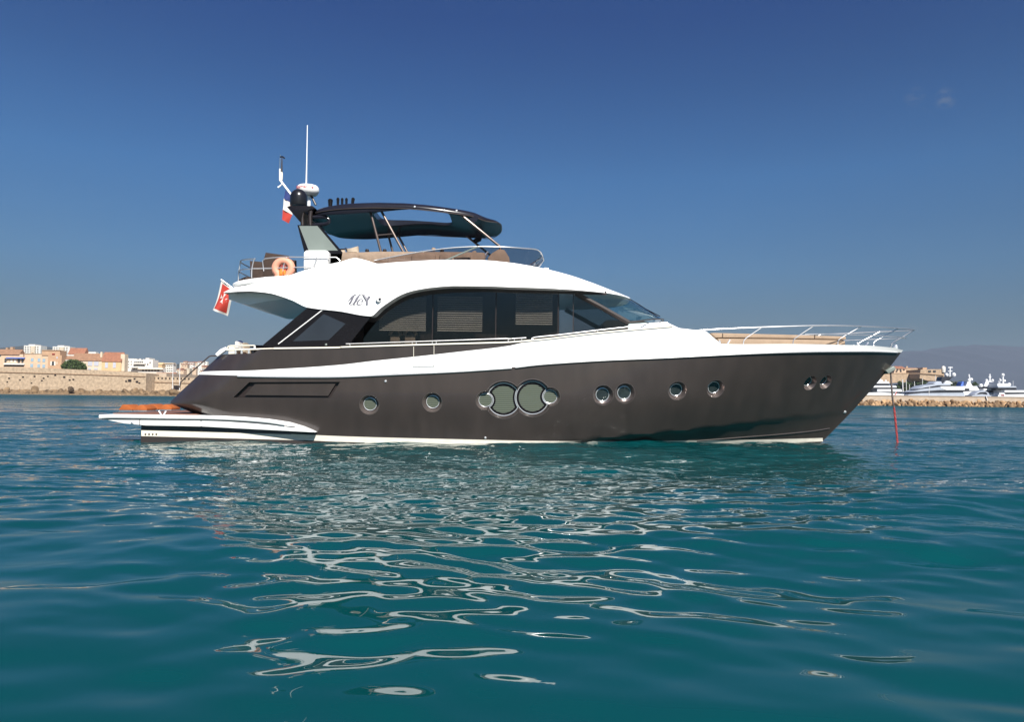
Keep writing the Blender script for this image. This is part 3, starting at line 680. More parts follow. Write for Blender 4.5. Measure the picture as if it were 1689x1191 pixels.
blind(626, 703, 484, 544, 20); blind(722, 796, 490, 545, 16); blind(851, 911.5, 480, 534, 16)
# aft wing panel: dark glass in a black frame with a bright edge
YA = -2.46
wing = obj("wing_panel", slab([(432, 570.5), (506.5, 508), (536, 508), (612.5, 521), (574, 570), (563, 578.5), (461, 580), (454, 575)], YA, 0.10), m_black, yacht)
obj("wing_glass", MB().prism([P(x, y, YA - 0.004) for x, y in [(483, 563), (534, 518), (570, 534), (542, 561)]], (0, 0.003, 0)), mat("wing_glass_dark", (0.022, 0.026, 0.034), 0.05, 0, 0.1, 2, coat=0.5), wing, smooth_angle=0)
obj("edge_strip", MB().tube([P(459, 567.5, YA - 0.006), P(533.5, 510, YA - 0.006)], 0.014, 6), m_white, wing)
obj("side_lamp", MB().lathe(P(538, 568.5, YA), [(0.03, 0), (0.03, 0.02), (0.0, 0.03)], 10, (0, -1, 0)), m_panel, wing)
obj("wing_panel", MB().prism([P(x, y, YA) * np.array([1, -1, 1]) for x, y in [(432, 570.5), (506.5, 508), (536, 508), (612.5, 521), (574, 570), (461, 580)]], (0, -0.1, 0)), m_black, yacht)
# ------------------------------------------------------------------ swim platform
YP = -2.70
ptop = [(163, 687.5), (167, 684.8), (176, 683.6), (200, 683.8), (300, 685.2), (331, 685.6)]
pbot = [(331, 704), (300, 703.3), (240, 702.3), (205, 699), (180, 694), (166, 690.5)]
plat = obj("swim_platform", MB().prism([P(x, y, YP) for x, y in ptop + pbot], (0, 5.4, 0)), m_white, yacht, bevel=0.03)
sp = MB()
so = [(331.5, 685.6), (360, 686), (400, 688), (440, 691.2), (475, 696.5), (498, 703.5), (512, 709.5), (520, 713.6), (500, 712.8), (470, 711.2), (400, 707.6), (331.5, 704)]
q = [P(x, y, YP) for x, y in so]; sp.prism(q, (0, 0.55, 0))
obj("sponson", sp, m_white, yacht, bevel=0.035)
obj("sponson", MB().prism([p * np.array([1, -1, 1]) for p in q], (0, -0.55, 0)), m_white, yacht, bevel=0.035)
rr_ = [P(x, y + 3.2, YP - 0.01) for x, y in [(165, 684.6), (185, 683.8), (240, 684.3), (300, 685.2), (350, 685.9), (400, 688.2), (440, 691.4), (470, 696)]]
obj("rub_rail", MB().tube(rr_, 0.058, 10, 5), m_white, plat)
gr = [P(x, y, YP - 0.012) for x, y in [(168, 691), (200, 691.6), (260, 692.2), (349, 693.3), (400, 696), (440, 699.3), (487, 704.6)]]
obj("rub_groove", MB().tube(gr, 0.009, 6, 5), m_bronze, plat)
obj("panel_seam", MB().tube([P(230.5, 692.5, YP - 0.004), P(230.5, 702.5, YP - 0.004)], 0.009, 6), m_dkbrown, plat)
obj("mooring_eye", MB().lathe(P(218.5, 698, YP), [(0.035, 0), (0.035, 0.03), (0, 0.04)], 10, (0, -1, 0)), m_steel, plat)
zt_ = float(P(200, 683.8, YP)[2])
xq = [float(P(178, 684, YP)[0]), float(P(318, 685, YP)[0])]
obj("teak_deck", MB().box((xq[0], -2.45, zt_ + 0.002), (xq[1], 2.45, zt_ + 0.03)), m_teak, plat)
tl = MB().tube([P(330, 684, -2.0), P(300, 668, -2.05), P(288, 664, -2.06)], 0.02, 6, 3); obj("transom_trim", tl, m_steel, yacht)
for x in (262, 274):
    s_ = 1 if x < 270 else -1
    obj("deck_cleat", MB().tube([P(x + 4 * s_, 684.5, -2.5), P(x + 2 * s_, 680.5, -2.5), P(x, 677.5, -2.5)], 0.022, 8, 3), m_chrome, plat)
for k in range(4):
    q = P(240 + k * 6, 716.5, -2.56); obj("underwater_vent", MB().lathe(q, [(0.022, -0.01), (0.022, 0.010), (0, 0.012)], 10, (0, -1, 0)), m_dkbrown, yacht)
labels = ["orange canvas seat pad nearest the outer end of the swim platform", "orange canvas seat pad, second from the outer end of the swim platform",
          "orange canvas seat pad set back, third from the outer end of the swim platform", "orange canvas seat pad nearest the yacht's dark stern"]
for k, (x0, x1, yb, h_, Yq, pk) in enumerate([(195.5, 218.5, 680.2, 8.6, -0.5, 0.40), (219, 242, 680.2, 8.6, -0.5, 0.62), (240, 260.5, 677.8, 8.2, 0.9, 0.42), (261, 283, 677.8, 8.2, 0.9, 0.55)]):
    A, Bq = P(x0, yb, Yq), P(x1, yb, Yq); zb = zt_ + 0.035; hh = h_ * (A[1] - CAM[1]) / FPX
    prof = [(0, 0.0), (0, 0.12), (0.12, 0.5), (pk - 0.16, 1.0), (pk, 1.06), (pk + 0.2, 1.0), (0.84, 0.55), (0.98, 0.22), (1, 0.12), (1, 0.0)] if k % 2 == 0 else [(0, 0), (0, 0.12), (0.03, 0.22), (0.2, 0.6), (pk - 0.15, 1.0), (pk, 1.06), (pk + 0.14, 0.98), (0.94, 0.55), (1, 0.35), (1, 0)]
    t = thing("seat_pad", ((A[0] + Bq[0]) / 2, Yq + 0.3, zb), labels[k], "cushion", "orange pads on the swim platform")
    m_ = MB().prism([(A[0] + (Bq[0] - A[0]) * u_, Yq, zb + 0.03 + hh * v_) for u_, v_ in prof], (0, 0.62, 0)); obj("pad", m_, m_orange, t, bevel=0.01)
    obj("base_frame", MB().box((A[0] + 0.01, Yq + 0.01, zb), (Bq[0] - 0.01, Yq + 0.6, zb + 0.03)), m_steel, t)
# stern stair rail and cockpit quarter
pair("stair_rail", [P(x, y, -1.95) for x, y in [(296.5, 640), (298, 630.5), (312, 617), (345, 588), (349, 587), (360, 587.5)]], 0.018, 8, 0, m_bronze, yacht)
pair("quarter_fairing", [P(x, y, -2.22) for x, y in [(358, 586), (366, 579.5), (374, 574.5)]], [0.06, 0.075, 0.05], 8, 0, m_white, yacht)
ck = pair("cockpit_rail", [P(x, y, -2.45) for x, y in [(374, 577), (376.5, 571.2), (380, 570.3), (410, 570), (420, 570)]], 0.018, 8, 0, m_cream, yacht)
pair("cockpit_rail", [P(x, y, -2.45) for x, y in [(374, 577.4), (410, 576.6), (453, 575.2)]], 0.026, 8, 0, m_cream, yacht)
for x in (388.5, 398.7, 410.5): obj("stanchion", MB().tube([P(x, 584, -2.45), P(x, 577, -2.45)], 0.03, 8), m_chrome, ck)
obj("stanchion", MB().tube([P(420, 576, -2.45), P(420, 570, -2.45)], 0.025, 8), m_white, ck)
obj("cockpit_sofa", MB().prism([P(x, y, -1.6) for x, y in [(376, 586), (377, 570.5), (386, 569), (388, 586)]], (0, 3.2, 0)), m_cream, yacht, bevel=0.03)
def pillow(pts, Y, depth, lab, mt=m_pillow):
    p = [P(x, y, Y) for x, y in pts]; c = np.mean(p, 0); base = (c[0], Y + depth / 2, min(q[2] for q in p))
    G = []
    for k_, s_ in enumerate((0.72, 0.95, 1.0, 0.95, 0.72)): G.append([c + (q - c) * s_ + np.array([0, depth * k_ / 4, 0]) for q in p])
    return tag(obj("pillow", MB().grid(np.array(G), True, True), mt, None, base, 60), lab, "pillow")
pillow([(387, 576), (386.8, 562), (391.5, 563.5), (394, 576)], -2.0, 0.4, "white and navy pillow standing upright in the stern cockpit", m_fwhite)
pillow([(391.6, 576), (390, 562), (393, 561), (396, 576)], -1.7, 0.4, "dark navy pillow leaning behind the white one in the stern cockpit", m_fblue)
pillow([(397, 583), (396, 565), (401.5, 564.4), (405.5, 583)], -1.5, 0.5, "cream pillow beside the dark one in the stern cockpit")
tb = thing("cockpit_table", P(424, 584, -0.6), "dark table top just showing over the stern cockpit rail", "table")
obj("top", MB().box(tuple(P(405, 571.5, -0.6)), tuple(P(437, 569.5, -0.6) + np.array([0, 1.2, 0]))), m_dkbrown, tb, bevel=0.01)
obj("leg", MB().box(tuple(P(419, 584, -0.2)), tuple(P(424, 571.4, -0.2) + np.array([0, 0.2, 0]))), m_dkbrown, tb)
obj("cockpit_floor", MB().box((float(P(368, 585, -2)[0]), -2.3, 1.9), (float(P(560, 585, -2)[0]), 2.3, 1.95)), m_teak, yacht)

# ------------------------------------------------------------------ flybridge
YF = -2.0
def fpt(pts, Y): return [P(x, y, Y) for x, y in pts]
ar = pair("fly_rail", fpt([(435, 447), (433, 430), (437, 426.2), (450, 425), (472, 423.7), (520, 424.2), (555, 424.4), (561, 430)], YF), 0.015, 8, 0, m_steel, yacht)
pair("fly_rail", fpt([(415, 443), (460, 442), (500, 440.5), (521, 438.5)], YF), 0.016, 8, 0, m_steel, yacht)
for q in ([(415, 458.5), (415.5, 443), (419, 428), (421, 426.8)], [(466.8, 456), (467.2, 440.5), (473, 424.2)], [(518, 439.5), (523, 424.4)]):
    for s_ in (1, -1): obj("stanchion", MB().tube([p * np.array([1, s_, 1]) for p in fpt(q, YF)], 0.018, 8, 3 if len(q) > 2 else 0), m_steel, ar)
# curved rail round the aft end of the upper deck
def aftU(yn, yc, pxn, pxc):
    a = P(pxn, yn, -1.95); c = P(pxc, yc, 0.0); out = []
    for t in np.linspace(-1, 1, 25): out.append(np.array([c[0] + (a[0] - c[0]) * abs(t) ** 3.0, 1.95 * t, a[2]]))
    return out
q0 = P(421, 426.8, YF); q1 = P(395.5, 433, -1.55); zz = q0[2]
top_ = [q0, np.array([(q0[0] * .4 + q1[0] * .6), -1.85, zz]), np.array([q1[0], -1.5, zz]), np.array([q1[0] - 0.06, -0.7, zz]), np.array([q1[0] - 0.06, 0.7, zz]), np.array([q1[0], 1.5, zz]), np.array([(q0[0] * .4 + q1[0] * .6), 1.85, zz]), q0 * np.array([1, -1, 1])]
obj("fly_rail", MB().tube(top_, 0.018, 8, 6), m_steel, yacht)
z2_ = float(P(415, 443, YF)[2]); mid_ = [np.array([p[0] - 0.03, p[1], z2_]) for p in top_]; obj("fly_rail", MB().tube(mid_, 0.015, 8, 6), m_steel, yacht)
zb_ = float(P(400, 463, -1.8)[2])
for a in (np.array([q1[0], -1.5, 0]), np.array([q1[0] - .06, 0.0, 0]), np.array([q1[0], 1.5, 0])):
    obj("stanchion", MB().tube([a + np.array([-0.05, 0, zb_ - 0.1]), a + np.array([-0.04, 0, z2_]), a + np.array([0, 0, zz])], 0.017, 8), m_steel, ar)
# life ring (horseshoe) on the rail
lc = P(467.5, 442.5, YF + 0.06); s_ = (YF + 0.06 - CAM[1]) / FPX
lr = thing("life_ring", lc - np.array([0, 0, 0.33]), "peach horseshoe life ring hanging on the rail of the upper aft deck", "life ring")
arc_ = [lc + np.array([13.4 * s_ * math.cos(a), 0, 12.6 * s_ * math.sin(a)]) for a in np.linspace(R(-52), R(232), 30)]
lo_ = [lc + np.array([x * s_, 0, z * s_]) for x, z in [(8.8, -15)]]
mm = MB(); mm.tube([lc + np.array([8.5 * s_, 0, -18 * s_])] + arc_ + [lc + np.array([-8.5 * s_, 0, -18 * s_])], 6.3 * s_, 12); obj("ring", mm, m_ring, lr)
obj("light_bag", MB().prism([lc + np.array([x * s_, -0.05, z * s_]) for x, z in [(-6, -15), (-6, 1), (-3.5, 5.5), (3.5, 5.5), (6, 1), (6, -15)]], (0, 0.1, 0)), m_redm, lr, bevel=0.015)
obj("light", MB().lathe(lc + np.array([-2.5 * s_, -0.07, -13 * s_]), [(0.045, 0), (0.05, 0.1), (0.035, 0.18), (0, 0.2)], 12), m_amber, lr)
obj("light", MB().lathe(lc + np.array([3.2 * s_, -0.07, -12 * s_]), [(0.04, 0), (0.045, 0.08), (0.035, 0.13), (0, 0.15)], 12), m_amber, lr)
# two woven armchairs aft
def chair(pts_side, Y, w_, lab, backpts, low):
    c0 = P(*low, Y); t = thing("deck_chair", (c0[0], Y + w_ / 2, c0[2]), lab, "chair", "chairs on the upper aft deck")
    for yy_ in (Y, Y + w_ - 0.08): 
        dy = yy_ - Y; obj("arm", MB().prism([p + np.array([0, dy, 0]) for p in fpt(pts_side, Y)], (0, 0.08, 0)), m_chair, t, bevel=0.012)
    obj("back", MB().prism([p + np.array([0, 0.08, 0]) for p in fpt(backpts, Y)], (0, w_ - 0.16, 0)), m_chair, t, bevel=0.012)
    a = np.array(fpt(pts_side, Y)); z = a[:, 2].min(); obj("seat", MB().box((a[:, 0].min() + 0.06, Y + 0.085, z + 0.12), (a[:, 0].max() - 0.05, Y + w_ - 0.085, z + 0.3)), m_chair, t, bevel=0.02)
chair([(413, 462), (412, 430), (433, 431.8), (434, 460)], -0.9, 0.8, "smaller brown deck chair at the aft end of the upper deck", [(413.5, 460), (412.5, 431), (416.5, 431.3), (417, 460)], (423, 462))
chair([(433.5, 461), (434, 431), (438, 416.3), (476, 421.5), (477, 459)], -1.45, 0.8, "taller brown deck chair behind the peach life ring", [(434.5, 460), (435, 431), (438.5, 417), (443, 417.6), (441, 460)], (455, 461))
obj("deck_locker", MB().prism(fpt([(392, 462), (403.5, 456.5), (414, 456.5), (414, 466), (392, 466)], -0.8), (0, 0.9, 0)), m_chair, yacht, bevel=0.02)
# white locker and beige sofas
obj("fly_locker", MB().prism(fpt([(500.5, 452), (500.5, 416), (505, 412.3), (538, 412.3), (542, 415.5), (541, 446), (520, 452)], -1.95), (0, 0.75, 0)), m_white, yacht, bevel=0.05)
sofa = obj("fly_sofa", MB().prism(fpt([(541.5, 446), (541.5, 416.2), (566, 415.2), (590, 415.6), (626, 414.2), (700, 414.6), (770, 415), (800, 416), (800, 440), (620, 445)], -1.72), (0, 0.34, 0)), m_beige, yacht, bevel=0.05)
obj("sofa_cushion", MB().prism(fpt([(563, 432), (563.5, 422), (567, 418.8), (588, 418.2), (590.5, 421.5), (590, 432)], -1.78), (0, 0.1, 0)), m_beige, sofa, bevel=0.03)
obj("sofa_cushion", MB().prism(fpt([(592, 430), (592.5, 418.4), (640, 417.6), (640, 436)], -1.78), (0, 0.1, 0)), m_beige, sofa, bevel=0.03)
for a, b_ in ((678, 718), (724, 745), (749, 776)):
    obj("sofa_cushion", MB().prism(fpt([(a, 434), (a + 1, 420), (a + 4, 417.6), (b_ - 3, 417), (b_, 420), (b_, 434)], -1.80), (0, 0.12, 0)), m_beige, sofa, bevel=0.035)
obj("fly_sofa", MB().prism([p * np.array([1, -1, 1]) for p in fpt([(541.5, 446), (541.5, 416.2), (626, 414.2), (780, 415), (780, 440), (620, 445)], -1.72)], (0, -0.34, 0)), m_beige, yacht, bevel=0.05)
pillow([(571, 417), (570.5, 409.2), (577, 408.6), (590, 405), (591, 417)], -1.62, 0.22, "large beige pillow with a raised corner on the upper deck sofa")
pillow([(552.5, 416.5), (552, 412.5), (568, 411.5), (569, 416.5)], -1.68, 0.2, "small low beige pillow against the white locker side of the sofa")
obj("sofa_backrest", MB().tube(fpt([(551, 413.5), (553, 411.4), (568, 411), (570.5, 409.3), (572, 413.5)], -1.6), 0.022, 6), m_dkbrown, sofa)
for x in (605.5, 634.5, 829 - 100): obj("headrest", MB().lathe(P(x, 415, -1.5), [(0.055, 0), (0.06, 0.03), (0.04, 0.07), (0, 0.08)], 14), m_dkbrown, sofa)
obj("headrest", MB().lathe(P(715, 414, -1.4), [(0.05, 0), (0.06, 0.06), (0.05, 0.09), (0, 0.1)], 14), m_beige, sofa)
hc = obj("helm_console", MB().prism(fpt([(806, 440), (804, 425), (812, 416.5), (822, 410.5), (832, 411.5), (840, 424), (842, 440)], -1.5), (0, 1.4, 0)), m_beige, yacht, bevel=0.04)
obj("wheel", MB().tube(circ(np.array(P(799, 425, -1.2)), np.array([0.5, 0, 0.86]), np.array([0, 1.0, 0]), 0.2, 24), 0.016, 6, closed=True), m_chrome, hc)
hs = obj("helm_seat", MB().prism(fpt([(778, 440), (776, 424), (779, 413.5), (785, 412.5), (789, 424), (800, 427), (800, 440)], -1.35), (0, 0.6, 0)), m_beige, yacht, bevel=0.04)
# smoked windscreen round the front of the upper deck
def FS(X, Z=None):
    X = np.asarray(X, float); f = np.clip((X + 1.2) / 2.13, 0, 1); return 2.08 * (1 - f ** 2.6) ** (1 / 2.6)
rt = [(617, 429.5), (640, 425), (670, 419.3), (700, 414.2), (740, 409.2), (770, 407.2), (800, 406.6), (830, 407.2), (860, 409), (884, 411), (892, 416), (894.5, 420.5)]
ct = catmull([(*p, 0) for p in rt], 5); W_t = solve([p[0] for p in ct], [p[1] for p in ct], FS)
rb = [(618, 433), (640, 434.5), (676, 432.5), (736, 430), (789, 430.2), (837, 434), (862, 437.5), (873, 439.5), (880, 438)]
cb_ = catmull([(*p, 0) for p in rb], 6); FSb = lambda X, Z: np.minimum(FS(X + 0.18), 2.0) ; W_b = solve([p[0] for p in cb_], [p[1] for p in cb_], FSb)
def even(A, n):
    d = np.r_[0, np.cumsum(np.linalg.norm(np.diff(A, axis=0), axis=1))]; return np.stack([np.interp(np.linspace(0, d[-1], n), d, A[:, k]) for k in range(3)], 1)
zt_end = W_t[-1][2]; tip_t = np.array([0.93, 0, zt_end]); tip_b = np.array([0.60, 0, W_b[-1][2]])
T_ = even(np.vstack([W_t, [tip_t]]), 50); B_ = even(np.vstack([W_b, [tip_b]]), 50)
mir = lambda A: np.vstack([A, (A * np.array([1, -1, 1]))[-2::-1]])
fw = obj("fly_windscreen", MB().grid(np.array([mir(B_), mir(T_)])), g_fly, yacht)
obj("top_rail", MB().tube(list(mir(T_)), 0.015, 8), m_steel, fw)
for px in (735, 873):
    i = int(np.argmin(np.abs((B_[:, 0] - P(px, 430, -2.0)[0])))); j = min(49, i + 7 if px < 800 else 44)
    for s_ in (1, -1): obj("windscreen_post", MB().tube([B_[i] * np.array([1, s_, 1]), T_[j] * np.array([1, s_, 1])], 0.022, 6), m_panel if px < 800 else m_steel, fw)

# ------------------------------------------------------------------ hardtop
HTW = 1.72
zt_pts = [(498, 344.5), (515, 340.5), (540, 337.5), (580, 335), (640, 334), (690, 336.5), (735, 340.5)]
w_ = [P(x, y, -HTW) for x, y in zt_pts]; wb_ = [P(x, y, -HTW) for x, y in [(500, 350), (520, 353.5), (560, 353.5), (620, 349.5), (683, 345), (735, 350)]]; zhb = sorted([(p[0], p[2]) for p in wb_] + [tuple(P(790, 361.5, -1.3)[[0, 2]]), (-0.36, P(826, 379, 0.0)[2])]); ZHB = pchip([a for a, _ in zhb], [b_ for _, b_ in zhb]); zh = [(p[0], p[2]) for p in w_]
zh += [tuple(P(780, 350, -1.37)[[0, 2]]), tuple(P(805, 359, -1.12)[[0, 2]]), (-0.36, P(824, 371, 0.0)[2])]
zh = sorted(zh); ZH = pchip([a for a, _ in zh], [b_ for _, b_ in zh])
x0h, x1h = float(w_[0][0]) + 0.02, -0.36; xch, ahx = (x0h + x1h) / 2, (x1h - x0h) / 2
NTH = 160; outer, inner = [], []
for k in range(NTH):
    th = 2 * math.pi * k / NTH; c_, s_ = math.cos(th), math.sin(th)
    n_ = 3.2 if c_ > 0 else 5.0
    x = xch + ahx * math.copysign(abs(c_) ** (2 / n_), c_); y = math.copysign(abs(s_) ** (2 / n_), s_) * (HTW - 0.16 * smooth(-3.2, -0.8, x))
    outer.append((x, y)); n_ = 6.0
    xi = -3.02 + 1.12 * math.copysign(abs(c_) ** (2 / n_), c_); yi = 0.92 * math.copysign(abs(s_) ** (2 / n_), s_); inner.append((xi, yi))
G = []
for (xo, yo), (xi, yi) in zip(outer, inner):
    row = []
    def pt(f_, dz): 
        x = xi + (xo - xi) * f_; y = yi + (yo - yi) * f_; crown = 0.12 * (1 - f_ ** 2); return (x, y, float(ZH(x)) + crown + dz) if dz > -1 else (x, y, float(ZHB(x)) + (dz + 2) + 1.45 * crown)
    for f_, dz in [(0, 0.01), (0.4, 0.012), (0.8, 0.0), (0.95, -0.025), (1.0, -0.075), (1.0, -1.97), (0.985, -1.995), (0.95, -2.0), (0.72, -1.985), (0.4, -1.98), (0.06, -1.98), (0.0, -1.96)]: row.append(pt(f_, dz))
    G.append(row)
G.append(G[0]); ht = obj("hardtop", MB().grid(np.array(G), True), m_navy, yacht, smooth_angle=50)
tr_ = [np.array([x * 1.0, y * 1.012 , float(ZH(x)) + 0.07 * (1 - (y / HTW) ** 2) - 0.155]) for x, y in outer]
obj("edge_trim", MB().tube(tr_, 0.013, 6, closed=True), m_bronze, ht)
posts = [([(611, 349), (628.5, 416), (633, 441)], -1.55), ([(629.5, 349), (665, 415), (673, 436)], -1.55)]
for q, Yq in posts:
    for s_ in (1, -1): obj("hardtop_post", MB().tube([p * np.array([1, s_, 1]) for p in fpt(q, Yq)], 0.036, 10), m_bronze, yacht)
for s_ in (1, -1):
    obj("post_brace", MB().tube([p * np.array([1, s_, 1]) for p in fpt([(622.5, 388), (649, 385.5)], -1.55)], 0.02, 8), m_bronze, yacht)
    obj("hardtop_post", MB().tube([p * np.array([1, s_, 1]) for p in fpt([(754, 349), (824, 406), (830, 436)], -1.42)], 0.036, 10), m_bronze, yacht)
    obj("post_bracket", MB().prism([p * np.array([1, s_, 1]) for p in fpt([(772, 362), (783, 355), (789, 358), (787, 364), (776, 369)], -1.40)], (0, 0.05 * s_, 0)), m_navy, ht)
for x in (684, 753): obj("down_light", MB().lathe(P(x, 341 if x < 700 else 347.5, -HTW - 0.02), [(0.028, 0), (0.028, 0.02), (0, 0.025)], 10, (0, -1, 0)), m_chrome, ht)
# radar arch: two raked legs, a shelf, gear on top
for s_ in (1,):
    fl = lambda pts, Y: [p * np.array([1, s_, 1]) for p in fpt(pts, Y)]
    lg = obj("arch_leg", MB().prism(fl([(490.5, 371), (526, 371), (565, 416), (505, 418), (500, 420), (500, 440), (560, 440), (566, 416), (527, 369), (490, 369)][:2] + [(565, 416), (560, 446), (502, 446), (502, 416)], -1.72), (0, 0.22 * s_, 0)), m_black, yacht)
    obj("arch_panel", MB().prism(fl([(493.5, 372.5), (523.5, 372.5), (557.5, 413), (509, 413)], -1.722), (0, 0.004 * s_, 0)), m_panel, lg, smooth_angle=0)
    for x in (499, 512): obj("arch_strut", MB().tube(fl([(x, 372), (x - 0.5, 358), (x + 1, 348)], -1.6), 0.055, 10), m_dkbrown, yacht)
obj("arch_strut", MB().tube(fpt([(514, 371), (538, 369), (543, 363), (537, 358), (516, 358)], -1.5), 0.05, 8, 3), m_navy, yacht)
obj("arch_shelf", MB().prism(fpt([(473, 340.8), (478, 339), (515, 339), (520, 343), (500, 350), (496.5, 366), (494, 365)], -1.66), (0, 2.4, 0)), m_black, yacht, bevel=0.02)
def dome_at(px, pyb, pyt, rpx, Y, name, mt):
    c = P(px, pyb, Y); k = (Y - CAM[1]) / FPX; r_, h_ = rpx * k, (pyb - pyt) * k
    prof = [(r_ * 0.96, 0), (r_, 0.03), (r_, h_ - r_)] + [(r_ * math.cos(a), h_ - r_ + r_ * math.sin(a)) for a in np.linspace(0.1, 1.5, 9)] + [(0, h_)]
    return obj(name, MB().lathe(c, prof, 28), mt, yacht)
dome_at(492.3, 339.5, 311.2, 14, -1.25, "satellite_dome", m_dome)
k = (0.25 - CAM[1]) / FPX; rc = P(507.5, 322.5, 0.25); r_ = 18.7 * k; h_ = 18 * k
rd = obj("radar", MB().lathe(rc, [(r_ * 0.62, 0), (r_ * 0.8, h_ * 0.08), (r_ * 0.97, h_ * 0.32), (r_, h_ * 0.5), (r_ * 0.97, h_ * 0.72), (r_ * 0.86, h_ * 0.88), (r_ * 0.5, h_ * 0.98), (0, h_)], 32), m_white, yacht)
cu = bpy.data.curves.new("t", 'FONT'); cu.body = "Raymarine"; cu.size = 0.145; cu.extrude = 0.002; cu.align_x = 'CENTER'
to = bpy.data.objects.new("t", cu); C.objects.link(to); dg = bpy.context.evaluated_depsgraph_get(); tm = bpy.data.meshes.new_from_object(to.evaluated_get(dg)); bpy.data.objects.remove(to)
mb = MB(); vs_ = []
for v in tm.vertices:
    a = v.co.x / r_ ; rr2 = r_ * 1.0 + 0.006 + v.co.z; vs_.append((rc[0] + math.sin(a - 0.12) * rr2, rc[1] - math.cos(a - 0.12) * rr2, rc[2] + h_ * 0.47 + v.co.y))
mb.add(vs_, [tuple(p.vertices) for p in tm.polygons]); obj("lettering", mb, m_tred, rd, smooth_angle=0)
obj("radar_stand", MB().tube(fpt([(509.5, 340), (509.5, 323)], 0.25), 0.05, 10), m_white, yacht)
obj("radar_stand", MB().tube(fpt([(521, 338), (513, 322)], 0.25), 0.035, 10), m_dkbrown, yacht)
obj("whip_antenna", MB().tube(fpt([(505, 308), (506, 262), (507, 206)], 0.5), [0.024, 0.016, 0.012], 8), m_white, yacht)
mp_ = obj("mast_pole", MB().tube(fpt([(484, 326), (478, 318), (462, 297)], -0.35), 0.035, 10), m_white, yacht)
obj("mast_pole", MB().tube(fpt([(461.5, 298), (461.5, 278)], -0.35), 0.022, 8), m_white, mp_)
obj("stern_light", MB().lathe(P(464.3, 297, -0.35), [(0.035, 0), (0.035, 0.2), (0.03, 0.22), (0.03, 0.24), (0.035, 0.25)], 12), m_cream, mp_)
obj("wind_sensor", MB().tube(fpt([(464.5, 283), (465.2, 258)], -0.35), [0.03, 0.012], 8), m_dkbrown, mp_)
obj("wind_sensor", MB().tube(fpt([(462, 258.5), (466, 258), (469.5, 261)], -0.35), 0.022, 8), m_black, mp_)
obj("wind_sensor", MB().tube(fpt([(461.2, 280), (462.2, 255)], -0.35), 0.008, 6), m_panel, mp_)
obj("horn", MB().tube(fpt([(465, 303), (462, 306.5), (458.5, 309)], -0.35), [0.014, 0.022, 0.032], 8), m_white, mp_)
for px, pt_, r_ in ((545, 329.5, 4.2), (557.5, 327.5, 2.6), (564.5, 328, 2.3), (571.5, 328, 2.3), (580.5, 327.5, 3.0)):
    c = P(px, 334.5, -0.9); k = (-0.9 - CAM[1]) / FPX
    c[2] = float(ZH(c[0])) + 0.05
    top = P(px + (2 if px > 575 else 0), pt_, -0.9)
    obj("deck_horn", MB().tube([c, (c + top) / 2, top, top + np.array([0, 0, 0.03])], [r_ * k * 0.75, r_ * k * 0.8, r_ * k, r_ * k * 0.5], 10), m_black, ht)
# ------------------------------------------------------------------ flags
def cloth(corners, n=8, m_=10, amp=0.04, y0=0.0, u0=0, u1=1, v0=0, v1=1, off=0.0):
    A, Bq, Cq, D = [np.array(c, float) for c in corners]; G = []
    for i in range(n + 1):
        u = u0 + (u1 - u0) * i / n; row = []
        for j in range(m_ + 1):
            v = v0 + (v1 - v0) * j / m_; p = (A * (1 - u) + Bq * u) * (1 - v) + (D * (1 - u) + Cq * u) * v
            row.append(p + np.array([0, amp * math.sin(5.0 * u + 3.0 * v) * (0.3 + v) + off, 0]))
        G.append(row)
    return G
def flagmesh(G, th=0.004):
    a = np.array(G); bq = a + np.array([0, th, 0]); m_ = MB(); N_, M_ = a.shape[:2]
    m_.grid(a); m_.grid(bq)
    return m_
cr = fpt([(471.3, 314), (478.5, 321.5), (482.5, 355), (465.3, 362)], -0.42)
cr = [P(471, 313.5, -0.42), P(479.5, 322, -0.42), P(482.5, 353, -0.42), P(465.5, 344, -0.42)]
full_ = [P(471, 313.5, -0.42), P(479.5, 322, -0.42), P(477.5, 367.5, -0.42), P(465.2, 362.5, -0.42)]
ff = thing("french_flag", P(475, 318, -0.42), "blue, white and red tricolour flag hanging from the slanted white pole beside the black dome", "flag")
def quad(pts): return fpt(pts, -0.42)
obj("blue_band", flagmesh(cloth(quad([(470.6, 313), (478.6, 321.5), (478.5, 333.8), (468, 326.8)]), 6, 6, 0.02)), m_fblue, ff)
obj("white_band", flagmesh(cloth(quad([(468, 326.8), (478.5, 333.8), (482.2, 354.3), (466.4, 345.4)]), 6, 6, 0.02)), m_fwhite, ff)
obj("red_band", flagmesh(cloth(quad([(466.4, 345.4), (482.2, 354.3), (475.8, 368), (465, 362)]), 6, 6, 0.02)), m_fred, ff)
YFl = -1.2
en = thing("ensign", P(384, 477, YFl), "red flag with a white cross and white border on a short staff at the stern", "flag")
E4 = fpt([(365.2, 462.5), (388, 478.5), (372.8, 520.5), (350.5, 511)], YFl)
obj("cloth", flagmesh(cloth(E4, 12, 14, 0.10)), m_fwhite, en)
obj("field", flagmesh(cloth(E4, 12, 14, 0.10, 0, 0.105, 0.895, 0.075, 0.925, -0.006)), m_fred, en)
obj("staff", MB().tube(fpt([(364.6, 461), (392, 481)], YFl), 0.014, 6), m_steel, en)
cm_ = MB(); cen = np.array([0.5, 0.50]); asp = 1.55
def uvp(u, v):
    A, Bq, Cq, D = [np.array(c, float) for c in E4]; p = (A * (1 - u) + Bq * u) * (1 - v) + (D * (1 - u) + Cq * u) * v
    return p + np.array([0, 0.10 * math.sin(5.0 * u + 3.0 * v) * (0.3 + v) - 0.014, 0])
